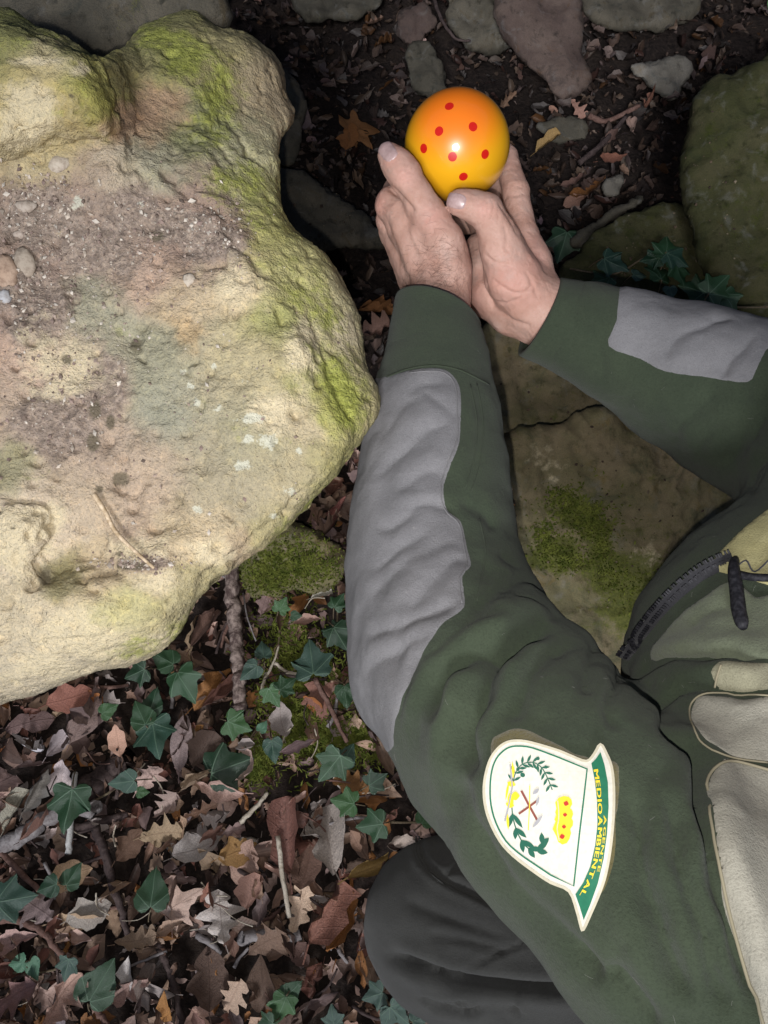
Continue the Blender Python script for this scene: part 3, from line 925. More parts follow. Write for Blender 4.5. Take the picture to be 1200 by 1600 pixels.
HEAD = c(1590, 935, .43)
FACE = c(714, 228, .74) - HEAD
FACE /= np.linalg.norm(FACE)
UPH = HEAD - c(1290, 1000, .55)
UPH = UPH - FACE * (UPH @ FACE)
UPH /= np.linalg.norm(UPH)
SIDE = np.cross(FACE, UPH)

def body_fn(P):
    f = smin(hand_near(P), chain(P, [(690, 540, .70, 43), (676, 800, .64, 70), (710, 1030, .585, 90), (1045, 1440, .40, 110), (1190, 1560, .40, 120)], .01), .006)
    g = smin(hand_far(P), chain(P, [(930, 528, .742, 50), (1070, 592, .735, 65), (1265, 690, .71, 80), (1345, 800, .62, 90)], .01), .006)
    f = np.minimum(f, g)
    for a, b in TORSO[:4]:
        f = smin(f, cone(P, c(*a[:3]), c(*b[:3]), a[3] * .75 * a[2] / FPX, b[3] * .75 * b[2] / FPX), .03)
    # neck inside the collar
    f = smin(f, cone(P, c(1290, 1000, .55), c(1500, 960, .46), .055, .052), .02)
    f = smin(f, cone(P, HEAD, HEAD + FACE * .030 - UPH * .035, .082, .062), .03)
    f = smin(f, cone(P, HEAD + FACE * .030 - UPH * .035, HEAD + FACE * .070 - UPH * .075, .055, .030), .03)
    f = smin(f, cone(P, HEAD + FACE * .085 + UPH * .005, HEAD + FACE * .108 - UPH * .030, .008, .013), .012)
    f = smin(f, cone(P, HEAD + FACE * .078 + UPH * .018 - SIDE * .03, HEAD + FACE * .078 + UPH * .018 + SIDE * .03, .012, .012), .015)
    for sg in (-1, 1):
        f = smin(f, cone(P, HEAD + SIDE * sg * .082 + UPH * .012, HEAD + SIDE * sg * .078 - UPH * .028, .014, .010), .008)
    return f
def _unused(P, f):
    return f

def creases(V, N, folds, f_scale=1.0, front=0.05, warp=0):
    """press narrow folds into the side of a surface that is turned to the viewer's place"""
    u, v = uv_of(V)
    if warp:
        u = u + warp * fbm(V, 30, 2, .5, 71)
        v = v + warp * fbm(V, 30, 2, .5, 72)
    D = V / np.linalg.norm(V, axis=1)[:, None]
    fac = sstep(front - 0.15, front + 0.2, -(N * D).sum(1))
    out = np.zeros(len(V))
    for line, wd, am in folds:
        L = smooth_line(line, 5)
        mn, mx = L.min(0) - 5 * wd, L.max(0) + 5 * wd
        m = (u > mn[0]) & (u < mx[0]) & (v > mn[1]) & (v < mx[1])
        if not m.any():
            continue
        d, s = polyline_dist(u[m], v[m], L)
        x = d / wd
        e = sstep(0, 0.18, s) * sstep(0, 0.18, 1 - s)
        if len(line) == 1 or am < 0:
            pr = np.exp(-x * x)
        else:
            pr = 0.75 * np.exp(-x * x) + 0.25 * np.exp(-(x / .4) ** 2) - 0.30 * np.exp(-((x - 2.2) / 1.5) ** 2)
        out[m] -= am * pr * e * fac[m]
    return out

HB = 0.0019
PV, PF = extract(body_fn, [-0.03, -0.62, 0.26], [0.56, 0.42, 1.0], 0.0042)
# the two hands themselves at a fine step
def hands_only(P):
    return np.minimum(smin(hand_near(P), 1.0, 0.001), hand_far(P))
cut = (PV[:, 1] > 0.145)
hV, hF = extract(body_fn, [-0.03, 0.14, 0.655], [0.22, 0.40, 0.905], 0.00165)
hV = relax(hV, hF, 2, 0.5)
hN = normals(hV, hF)
SK_FOLDS = [
    ([(603, 287), (614, 298), (628, 310), (651, 336)], 5, .0030), ([(600, 330), (612, 375), (632, 425), (644, 462)], 5, .0022),
    ([(617, 268), (632, 262), (646, 250)], 1.8, .0006), ([(622, 276), (636, 270), (650, 258)], 1.8, .0007), ([(628, 284), (642, 277), (655, 267)], 1.8, .0005),
    ([(650, 336), (664, 330), (682, 318)], 1.8, .0005), ([(655, 346), (672, 338), (690, 330)], 1.8, .0005), ([(662, 322), (676, 312), (686, 305)], 1.6, .0004),
    ([(668, 455), (660, 400), (640, 345)], 7, -.0012), ([(705, 465), (712, 420), (706, 370)], 7, -.0010), ([(684, 462), (690, 430), (684, 390)], 4, -.0007),
    ([(757, 396), (768, 406), (780, 412), (797, 413)], 2.6, .0013), ([(768, 436), (784, 448), (802, 457), (820, 456), (829, 447), (830, 436)], 2.6, .0013),
    ([(764, 464), (776, 471), (792, 473), (808, 468), (822, 458)], 2.2, .0010), ([(770, 478), (786, 490), (806, 502), (832, 510)], 3.0, .0016),
    ([(755, 418), (758, 440), (764, 462), (776, 484)], 3.2, .0020),
    ([(640, 452), (622, 410), (608, 360)], 3, -.0009), ([(700, 470), (690, 440), (668, 410), (650, 380), (640, 350)], 2.2, -.0007), ([(715, 455), (706, 430), (690, 412)], 2.0, -.0006), ([(596, 312), (606, 318), (618, 318)], 2.2, .0008), ([(594, 322), (604, 330), (616, 332)], 2.0, .0007),
    ([(645, 478), (680, 472), (725, 480)], 2.5, .0007), ([(818, 420), (830, 440), (842, 470)], 3, .0008), ([(800, 290), (812, 292), (822, 288)], 1.8, .0007), ([(786, 350), (792, 372), (790, 396)], 4, .0010),
    ([(766, 312), (771, 322), (770, 336)], 1.8, .0006), ([(758, 308), (763, 320), (762, 336)], 1.6, .0005), ([(776, 322), (779, 334), (776, 348)], 1.8, .0004),
    ([(777, 314), (788, 330), (800, 350), (812, 372)], 3.0, .0014), ([(795, 304), (806, 306), (822, 300)], 2.0, .0007), ([(812, 362), (826, 385), (838, 410)], 3, .0008),
    ([(730, 344), (738, 352), (746, 350)], 2, .0006)]
hd = .85 * creases(hV, hN, SK_FOLDS)
hd += fbm(hV, 70, 3, 0.5, 21) * 0.0011 + fbm(hV, 420, 2, 0.5, 22) * 0.00030
hV = hV + hN * hd[:, None]
hN = normals(hV, hF)
# join the fine hands to the coarse rest of the body
fldc = (0.150 - PV[:, 1])
bV, bF, _ = clip(PV, PF, fldc)
hv2, hf2, _ = clip(hV, hF, hV[:, 1] - 0.150)
# keep only the body side of the box
allV, allF = join([(bV, bF), (hv2, hf2)])
allF = np.array(allF)
u_, v_ = uv_of(allV)
red = blob(u_, v_, [(632, 275, 18), (672, 340, 22), (757, 328, 18), (800, 440, 40, 40), (590, 320, 16, 30), (610, 245, 16), (715, 316, 16), (838, 400, 20, 40), (745, 470, 14, 50)])
hairy = blob(u_, v_, [(685, 430, 36, 50), (675, 470, 40, 30)])

sk = M('skin', 0.48, 0.35)
s1 = sk.noise(55, 5, 0.6)
s2 = sk.noise(260, 4, 0.6)
scol = sk.mix(sk.ramp(s1, 0.3, 0.7), (0.43, 0.245, 0.19), (0.52, 0.335, 0.275))
scol = sk.mix(sk.math('MULTIPLY', sk.attr('red'), 0.55), scol, (0.56, 0.285, 0.235))
scol = sk.mix(sk.ramp(sk.noise(110, 5, 0.7), 0.48, 0.66, 0, 0.45), scol, (0.43, 0.235, 0.185))
scol = sk.mix(sk.ramp(s2, 0.5, 0.75, 0, 0.35), scol, (0.36, 0.20, 0.15))
scol = sk.mix(sk.ramp(sk.noise(34, 4, .6), 0.55, 0.7, 0, 0.35), scol, (0.40, 0.30, 0.26))
scol = sk.mix(sk.math('MULTIPLY', sk.attr('hairy'), sk.ramp(sk.noise(700, 2, 0.5), 0.4, 0.6, 0, 0.35)), scol, (0.22, 0.13, 0.10))
sk.base(scol)
sk.set(Subsurface_Weight=0.06, Subsurface_Scale=0.006)
sk.b.inputs['Subsurface Radius'].default_value = (1.0, 0.35, 0.2)
sv = sk.vor(900, 'DISTANCE_TO_EDGE')
sb = sk.bump(sk.ramp(sv, 0.0, 0.12), 0.45, 0.0007)
sb = sk.bump(s2, 0.5, 0.0013, sb)
sk.normal(sb)

P0 = to_world([c(1380, 1560, .85)])[0]
P0[2] = 0.0
person = thing('person', 'person in green and grey field jacket crouching with the orange ball in cupped hands', 'person', P0)
body = put('body', to_world(allV), allF, sk.m, person, attrs={'red': red, 'hairy': hairy})

# short dark hair and eyes (the head is out of the picture's right side)
hq = PV - HEAD
hf_ = (hq @ UPH) * 1.0 - (hq @ FACE) * .75 - .004 + .012 * fbm(PV, 60, 2, .5, 51)
hf_ = np.where(np.linalg.norm(hq, axis=1) < .125, hf_, -1) * 30
Vh, Fh, fh = clip(PV, PF, hf_)
Nh = normals(Vh, Fh)
Vh = Vh + Nh * (.009 * sstep(-.1, .6, fh) * (1 + .6 * fbm(Vh, 120, 3, .6, 52)) - .001)[:, None]
hairm = M('dark_hair', .7, .3)
hairm.base(hairm.mix(hairm.ramp(hairm.noise(400, 3, .7), .35, .7), (.018, .012, .009), (.05, .035, .026)))
put('hair', to_world(Vh), Fh, hairm.m, person)
# thumbnails
nm = M('nail', 0.32, 0.5)
nm.base(nm.mix(nm.ramp(nm.noise(300, 2), 0.3, 0.7), (0.36, 0.245, 0.235), (0.43, 0.305, 0.295)))
hu, hv_ = uv_of(hV)
hD = -(hN * hV / np.linalg.norm(hV, axis=1)[:, None]).sum(1)
def nail(cx, cy, dx, dy, la, wa, dmax):
    L = math.hypot(dx, dy)
    dx, dy = dx / L, dy / L
    a = (hu - cx) * dx + (hv_ - cy) * dy
    b = -(hu - cx) * dy + (hv_ - cy) * dx
    f = 1 - (np.abs(a) / la) ** 3 - (np.abs(b) / wa) ** 3
    f = np.minimum(f, (hD - 0.05) * 4)
    f = np.where(hV[:, 2] < dmax, f, -1)
    V, F, fl_ = clip(hV, hF, f)
    N = normals(V, F)
    lift = 0.0009 * sstep(0, 0.35, fl_) - 0.0003
    a2 = ((uv_of(V)[0] - cx) * dx + (uv_of(V)[1] - cy) * dy) / la
    V = relax(V, F, 4, 0.4) + N * (lift + 0.0006 * np.clip(a2, 0, 1))[:, None]
    put('thumbnail', to_world(V), F, nm.m, body)
nail(606, 237, -13, -17, 16.5, 14, .72)
nail(713, 314, -22, -5, 17, 13.5, .72)

# hairs on the back of the wrist
hm = M('arm_hair', 0.6, 0.2)
hm.base((0.05, 0.03, 0.02))
HT = BVHTree.FromPolygons(hV.tolist(), tri(hF).tolist())
rg = random.Random(4)
hp = []
for k in range(420):
    px, py = rg.gauss(683, 30), rg.gauss(442, 42)
    if not (620 < px < 730 and 335 < py < 484):
        continue
    p, n = hit(HT, px, py, None) if False else (HT.ray_cast(Vector((0, 0, 0)), Vector(c(px, py, 1)).normalized())[:2])
    if p is None or p.z > 0.76:
        continue
    ang = rg.gauss(R(200), 0.6)
    L = rg.uniform(.005, .011)
    t = Vector((math.cos(ang), math.sin(ang) * 0.9, 0))
    t = (t - n * t.dot(n)).normalized()
    sgn = 1 if n.z < 0 else -1
    pts = [np.array(p + t * L * s + n * sgn * (0.0002 + 0.0016 * math.sin(s * 2.6))) for s in (0, .33, .66, 1)]
    hp.append(tube(to_world(pts), [.00006, .00006, .00005, .00002], 3, False))
hV_, hF_ = join(hp)
tag(put('wrist_hair', hV_, hF_, hm.m, person), kind='stuff')

# ---------------- jacket
def jacket_fn(P):
    near = chain(P, NEAR, .010)
    # open cuffs
    a0, a1 = c(684, 516, .698), c(682, 560, .69)
    ax = (a1 - a0) / np.linalg.norm(a1 - a0)
    ax = ax + np.array([-.10, -.05, -.12])
    ax /= np.linalg.norm(ax)
    near = smax(near, -((P - a0.astype(np.float32)) @ ax.astype(np.float32)), .004)
    near = smax(near, -chain(P, [(690, 440, .72, 52), (689, 500, .714, 52), (688, 540, .70, 49)]), .004)
    far = chain(P, FAR, .010)
    b0, b1 = c(878, 508, .748), c(915, 522, .745)
    bx = (b1 - b0) / np.linalg.norm(b1 - b0)
    far = smax(far, -((P - b0.astype(np.float32)) @ bx.astype(np.float32)), .004)
    far = smax(far, -chain(P, [(800, 470, .75, 57), (865, 496, .747, 56), (895, 510, .745, 52)]), .004)
    t = None
    for a, b in TORSO:
        g = cone(P, c(*a[:3]), c(*b[:3]), a[3] * a[2] / FPX, b[3] * b[2] / FPX)
        t = g if t is None else smin(t, g, .04)
    f = smin(near, t, .03)
    f = smin(f, far, .02)
    return f
JV, JF = extract(jacket_fn, [-0.06, -0.75, 0.20], [0.72, 0.28, 1.15], 0.0054)
JV = relax(JV, JF, 2)
sel = None
JV, JF = subdivide(JV, JF)
JV = relax(JV, JF, 3)
JN = normals(JV, JF)
J_FOLDS = [
    # near sleeve, grey panel
    ([(585, 690), (610, 668), (634, 641), (655, 616)], 11, .0030), ([(578, 752), (615, 716), (664, 682), (712, 655)], 13, .0042),
    ([(586, 824), (622, 810), (652, 793), (700, 789), (724, 792)], 8, .0038), ([(622, 768), (664, 746), (700, 736)], 9, .0030),
    ([(577, 892), (605, 870), (634, 852), (679, 838)], 9, .0026), ([(570, 940), (600, 915), (640, 880), (690, 860), (722, 850)], 10, .0028),
    ([(637, 960), (665, 930), (700, 898), (727, 872)], 9, .0030), ([(568, 1010), (590, 990), (620, 978), (671, 964), (724, 949)], 8, .0040),
    ([(560, 1060), (590, 1040), (640, 1015), (690, 985)], 10, .0030), ([(640, 620), (670, 600), (700, 595)], 9, .0016),
    ([(606, 1130), (630, 1080), (666, 1030), (700, 1000)], 9, .0022), ([(668, 610), (690, 640), (712, 660)], 7, .0012),
    # near sleeve, green side
    ([(716, 782), (740, 785), (760, 800), (776, 830)], 9, .0040), ([(776, 855), (790, 875), (812, 885)], 8, .0028), ([(742, 620), (750, 680), (745, 740)], 10, .0018),
    ([(735, 950), (760, 945), (790, 918), (817, 905), (851, 924)], 8, .0040), ([(805, 928), (840, 945), (882, 974)], 7, .0036), ([(740, 870), (760, 900), (755, 940)], 9, .0016),
    # upper arm
    ([(618, 1150), (628, 1081), (666, 1026), (727, 982), (771, 960), (800, 955)], 9, .0030), ([(677, 1135), (683, 1076), (716, 1037), (776, 1010), (830, 1000)], 14, .0046),
    ([(735, 1230), (727, 1142), (749, 1081), (782, 1021), (826, 988), (890, 984)], 14, .0060), ([(652, 1180), (655, 1110), (690, 1050), (750, 1000)], 9, .0020),
    ([(919, 1090), (917, 1050), (930, 1020), (950, 1005)], 9, .0044), ([(963, 1150), (956, 1090), (968, 1055), (985, 1040)], 8, .0042),
    ([(800, 1130), (810, 1070), (850, 1030), (900, 1015)], 13, .0028), ([(727, 1252), (760, 1329), (848, 1428), (947, 1549)], 14, .0042), ([(700, 1200), (735, 1300), (800, 1385)], 12, .0026),
    ([(992, 1220), (994, 1320), (1030, 1440), (1085, 1580)], 16, .0044), ([(1030, 1080), (1050, 1150), (1088, 1200), (1112, 1340), (1156, 1477), (1190, 1600)], 13, .0050),
    ([(1040, 1230), (1060, 1340), (1105, 1480), (1140, 1600)], 14, .0034), ([(940, 1500), (990, 1560), (1020, 1620)], 14, .0030), ([(700, 1130), (705, 1190), (735, 1260)], 10, .0020),
    # chest
    ([(975, 1068), (1000, 1050), (1035, 1032), (1112, 1029), (1210, 1035)], 8, .0066), ([(985, 1065), (1010, 1075), (1030, 1094), (1045, 1088), (1060, 1075), (1090, 1075), (1120, 1079), (1210, 1084)], 7, .0056),
    ([(1030, 1094), (1040, 1130), (1062, 1180)], 7, .0034), ([(1170, 745), (1130, 800), (1110, 870)], 9, .0020), ([(1085, 990), (1110, 960), (1150, 940)], 8, .0020),
    ([(1165, 770), (1180, 740), (1210, 700)], 9, .0060),
    # far sleeve
    ([(935, 600), (940, 560), (950, 540)], 7, .0024), ([(1040, 570), (1060, 530), (1100, 510), (1160, 505)], 9, .0030), ([(1040, 700), (1080, 640), (1130, 610)], 10, .0034), ([(1140, 740), (1150, 690), (1180, 640), (1210, 600)], 11, .0040),
    ([(1125, 590), (1150, 560), (1180, 530)], 9, .0034), ([(1080, 720), (1110, 680), (1140, 665)], 9, .0026), ([(975, 640), (1000, 610), (1040, 600)], 9, .0018), ([(1175, 700), (1190, 660), (1210, 640)], 8, .0030)]
jd = creases(JV, JN, [(l, w_ * 1.25, a_ * ((.72 if l[0][0] < 600 or l[-1][0] < 715 else 2.3) if w_ >= 12 else (.62 if l[0][0] < 660 else .85))) for l, w_, a_ in J_FOLDS], front=0.0, warp=16)
jd += fbm(JV, 11, 3, 0.5, 31) * 0.0065 + fbm(JV * [1.0, 1.0, 1.0] + 0.02 * fbm(JV, 20, 2, 0.5, 5)[:, None], 34, 3, 0.55, 33) * 0.0014
ju, jv = uv_of(JV)
# smooth, stretched cloth behind the shoulder badge and along the cuffs
calm = 1 - 0.85 * np.maximum(np.exp(-(((ju - 870) / 130) ** 2 + ((jv - 1300) / 180) ** 2) ** 2), 0.6 * (((ju < 760) & (ju > 560) & (jv < 580) & (jv > 460)) | ((ju < 975) & (ju > 800) & (jv < 620) & (jv > 425))))
JV = JV + JN * (jd * calm)[:, None]
JN = normals(JV, JF)

def cloth(name, col, col2, sc=1.0, sheen=0.25, rough=0.9, weave=True, streak=None, dusty=0.0):
    m = M(name, rough, 0.15)
    a = m.noise(26, 5, 0.6)
    b_ = m.noise(620 * sc, 3, 0.75)
    cc_ = m.noise(210 * sc, 4, 0.7)
    k = m.mix(m.ramp(a, 0.3, 0.7), col, col2)
    k = m.mix(m.ramp(cc_, 0.45, 0.75, 0, 0.22), k, tuple(x * 1.35 + 0.004 for x in col2))
    k = m.mix(m.ramp(b_, 0.46, 0.70, 0, 0.45), k, tuple(x * 0.55 for x in col))
    if dusty:
        k = m.mix(m.ramp(m.noise(70, 6, 0.75), 0.62, 0.75, 0, dusty), k, (0.45, 0.43, 0.40))
    m.base(k)
    m.set(Sheen_Weight=sheen, Sheen_Roughness=0.6)
    bb = m.bump(cc_, 0.35, 0.0012)
    bb = m.bump(b_, 0.8, 0.0009, bb)
    m.normal(bb)
    return m.m
fleece = cloth('green_fleece', (0.031, 0.042, 0.026), (0.037, 0.049, 0.030), sheen=0.08)
greyc = cloth('grey_softshell', (0.155, 0.153, 0.160), (0.185, 0.182, 0.19), sc=1.6, sheen=0.05, rough=0.75, dusty=0.25)
khaki = cloth('khaki_softshell', (0.25, 0.24, 0.165), (0.29, 0.28, 0.20), sc=1.4, sheen=0.05, rough=0.8)
cream = cloth('pale_softshell', (0.30, 0.29, 0.245), (0.35, 0.335, 0.28), sc=1.4, sheen=0.05, rough=0.8)
shirtm = cloth('yellow_shirt', (0.34, 0.31, 0.15), (0.41, 0.38, 0.20), sc=1.4, sheen=0.05)
trous = cloth('dark_trousers', (0.033, 0.033, 0.031), (0.042, 0.042, 0.039), sc=1.4, sheen=0.12)
blackp = M('black_plastic', 0.6, 0.2)
blackp.base(blackp.mix(blackp.ramp(blackp.noise(300, 3), 0.4, 0.7), (0.010, 0.010, 0.013), (0.03, 0.03, 0.036)))
tape = cloth('zip_tape', (0.016, 0.016, 0.02), (0.024, 0.024, 0.028))
thread = M('beige_thread', 0.8)
thread.base((0.25, 0.225, 0.155))

jacket = put('jacket', to_world(JV), JF, fleece, person)
JT = BVHTree.FromPolygons(JV.tolist(), tri(JF).tolist())
jfront = -(JN * JV / np.linalg.norm(JV, axis=1)[:, None]).sum(1)

def largest(V, F, fl_):
    lab = np.arange(len(V))
    while True:
        m = lab[F].min(1)
        new = lab.copy()
        for k in range(3):
            np.minimum.at(new, F[:, k], m)
        new = new[new]
        if (new == lab).all():
            break
        lab = new
    uu, vv = uv_of(V)
    best = np.bincount(lab, weights=((uu > 0) & (uu < 1230) & (vv > 0) & (vv < 1620)).astype(float)).argmax()
    keep = lab == best
    idx = np.cumsum(keep) - 1
    F = idx[F[keep[F[:, 0]]]]
    return V[keep], F, fl_[keep]
def panel(name, poly, mat, lo, hi, thick=0.0008, nsm=4, back=-0.25, label=None, parent=None):
    L = smooth_line(poly, nsm, True)
    f = -sdpoly(ju, jv, L)
    f = np.minimum(f, (jfront - back) * 120)
    f = np.where((JV[:, 2] > lo) & (JV[:, 2] < hi), f, -50)
    V, F, fl_ = clip(JV, JF, f)
    V, F, fl_ = largest(V, F, fl_)
    N = normals(V, F)
    V = V + N * (thick * sstep(-1, 5, fl_) - 0.0003)[:, None]
    o = put(name, to_world(V), F, mat, parent or person)
    if label:
        o['label'] = label
    return o
PAN1 = [(560, 600), (600, 590), (640, 579), (680, 575), (704, 583), (717, 604), (720, 640), (719, 690), (706, 726), (694, 765), (702, 796), (722, 816), (731, 860), (736, 888), (724, 908),
        (729, 946), (722, 960), (690, 985), (655, 1035), (630, 1090), (616, 1140), (611, 1172), (560, 1180), (440, 1100), (440, 700)]
PAN2 = [(980, 430), (1090, 440), (1240, 470), (1290, 540), (1210, 540), (1186, 572), (1168, 599), (1110, 592), (1040, 582), (1000, 562), (949, 541), (962, 500)]
panel('forearm_panel', PAN1, greyc, .48, .80)
panel('forearm_panel', PAN2, greyc, .55, .80, nsm=3)
panel('chest_panel', [(1128, 1040), (1200, 1038), (1300, 1040), (1300, 1082), (1200, 1080), (1118, 1074)], khaki, .25, .7, nsm=2)
panel('chest_panel', [(1083, 1098), (1105, 1085), (1200, 1090), (1300, 1094), (1300, 1200), (1200, 1194), (1140, 1186), (1100, 1166), (1083, 1140), (1078, 1118)], cream, .25, .7)
panel('chest_panel', [(1106, 1222), (1124, 1196), (1150, 1192), (1200, 1205), (1300, 1240), (1320, 1700), (1215, 1690), (1175, 1540), (1142, 1425), (1122, 1330), (1110, 1265)], cream, .2, .54)
def on_jacket(px, py, up=0.001):
    p, n = hit(JT, px, py, 0.5)
    n = n if n.z < 0 else -n
    return np.array(p + n * up)
def seam(name, line, rad, mat, up=0.0012, parent=None, n=5):
    L = smooth_line(line, n)
    pts = [on_jacket(x, y, up) for x, y in L]
    V, F = tube(to_world(pts), rad, 6)
    return put(name, V, F, mat, parent or person)
seam('seam_piping', [(1210, 1089), (1160, 1087), (1105, 1086), (1084, 1098), (1078, 1118), (1083, 1140), (1100, 1165), (1140, 1185), (1200, 1194)], .0006, thread.m)
seam('seam_piping', [(1205, 1206), (1150, 1192), (1126, 1196), (1107, 1222), (1110, 1265), (1122, 1330), (1142, 1425), (1175, 1540), (1205, 1640)], .0008, thread.m)
seam('seam_piping', [(1128, 1040), (1122, 1055), (1118, 1074)], .0007, thread.m)
# pale shirt showing in the open neck
panel('shirt_collar', [(1260, 760), (1210, 795), (1150, 845), (1104, 888), (1122, 893), (1150, 900), (1175, 905), (1260, 912)], shirtm.copy() if False else shirtm, .3, .8, thick=0.004, nsm=2)
panel('collar_flap', [(1012, 1028), (1040, 985), (1075, 950), (1112, 925), (1150, 905), (1180, 930), (1260, 925), (1260, 1026), (1180, 1030), (1100, 1024), (1040, 1026)],
      cloth('olive_fleece', (0.085, 0.10, 0.062), (0.105, 0.12, 0.08), sheen=0.2), .3, .8, thick=0.003, nsm=2)

# zip: tape, teeth, puller
ZL = smooth_line([(982, 1030), (998, 1008), (1022, 976), (1052, 942), (1082, 914), (1112, 893), (1148, 878)], 12)
zp = np.array([on_jacket(x, y, 0.004) for x, y in ZL])
for _ in range(6):
    zp[1:-1] = (zp[:-2] + 2 * zp[1:-1] + zp[2:]) / 4
zt = np.gradient(zp, axis=0)
zt /= np.linalg.norm(zt, axis=1)[:, None]
zside = np.cross(zt, np.array([0, 0, 1.0]))
zside /= np.linalg.norm(zside, axis=1)[:, None]
if zside[len(zside) // 2][0] > 0:
    zside = -zside
zup = np.cross(zside, zt)
zup *= -np.sign(zup[:, 2])[:, None]
def ribbon(a, b, th):
    V = np.concatenate([zp + zside * a, zp + zside * b, zp + zside * b + zup * th, zp + zside * a + zup * th])
    n = len(zp)
    F = []
    for i in range(n - 1):
        for k in range(4):
            k2 = (k + 1) % 4
            F.append([k * n + i, k * n + i + 1, k2 * n + i + 1, k2 * n + i])
    F += [[0, n, 2 * n, 3 * n], [n - 1, 4 * n - 1, 3 * n - 1, 2 * n - 1]]
    return V, F
zipp = put('zip', to_world(ribbon(-.008, .004, .0012)[0]), ribbon(-.008, .004, .0012)[1], tape, person, smooth=False)
def box(ctr, ax, ay, az):
    V = np.array([ctr + sx * ax + sy * ay + sz * az for sx in (-1, 1) for sy in (-1, 1) for sz in (-1, 1)])
    return V, [[0, 1, 3, 2], [4, 6, 7, 5], [0, 4, 5, 1], [2, 3, 7, 6], [0, 2, 6, 4], [1, 5, 7, 3]]
seglen = np.concatenate([[0], np.cumsum(np.linalg.norm(np.diff(zp, axis=0), axis=1))])
for row in (0, 1):
    tv = []
    for s in np.arange(0.001, seglen[-1], 0.0021):
        i = min(int(np.searchsorted(seglen, s)), len(zp) - 1)
        tv.append(box(zp[i] + zside[i] * (.0052 - .0055 * row) + zup[i] * .0014, zside[i] * .0015, zt[i] * .0006, zup[i] * .0009))
    V, F = join(tv)
    tag(put('zip_teeth', to_world(V), F, blackp.m, zipp, smooth=False), kind='stuff')
pl = smooth_line([np.array(zp[-1]) + [0, 0, -.004], on_jacket(1152, 900, .009), on_jacket(1153, 935, .008), on_jacket(1156, 965, .007), on_jacket(1163, 992, .005)], 6)
V, F = tube(to_world(pl), np.interp(np.linspace(0, 1, len(pl)), [0, .1, .35, .7, .9, 1], [.0020, .0030, .0042, .0046, .0042, .0022]), 10)
put('zip_puller', V, F, blackp.m, zipp)
V, F = tube(to_world(smooth_line([on_jacket(1150, 900, .003), on_jacket(1175, 906, .003), on_jacket(1215, 908, .003)], 5)), .0028, 8)
put('zip_end', V, F, blackp.m, zipp)
V, F = tube(to_world(smooth_line([on_jacket(1150, 893, .003), on_jacket(1168, 884, .006), on_jacket(1182, 900, .004), on_jacket(1210, 872, .005)], 5)), .0006, 5)
put('loose_thread', V, F, tape, zipp)
rl = random.Random(8)
lp = []
for k in range(80):
    px, py = rl.uniform(560, 1190), rl.uniform(540, 1590)
    p = JT.ray_cast(Vector((0, 0, 0)), Vector(c(px, py, 1)).normalized())[:2]
    if p[0] is None or (735 < px < 990 and 1140 < py < 1470):
        continue
    nn = p[1] if p[1].z < 0 else -p[1]
    L_ = rl.uniform(.0012, .0045)
    a = rl.uniform(0, 6.28)
    t = Vector((math.cos(a), math.sin(a), rl.uniform(-.3, .3)))
    t = (t - nn * t.dot(nn)).normalized()
    b2 = nn.cross(t) * rl.uniform(-.4, .4)
    lp.append(tube(to_world([np.array(p[0] + nn * .0011 + t * L_ * s + b2 * L_ * s * s) for s in (0, .5, 1)]), (.00006), 3, False))
lm_ = M('lint_fibre', .9, .1)
lm_.base((.22, .22, .20))
V, F = join(lp)
tag(put('lint', V, F, lm_.m, jacket), kind='stuff')
seam('sleeve_stitch', [(744, 600), (754, 660), (750, 720), (736, 768)], .0004, fleece, .0008)
seam('sleeve_stitch', [(734, 602), (744, 660), (740, 716), (727, 762)], .0004, fleece, .0008)
seam('sleeve_stitch', [(748, 812), (758, 860), (752, 905), (745, 940)], .0004, fleece, .0008)
seam('panel_stitch', [(640, 584), (680, 581), (700, 588), (711, 606), (714, 640), (713, 690), (700, 724), (688, 765), (696, 800), (716, 820), (725, 860), (729, 886), (718, 908), (722, 944)], .00045, greyc, .0012)
seam('cuff_seam', [(605, 590), (640, 577), (680, 572), (720, 580), (764, 602)], .0006, fleece, .0006)

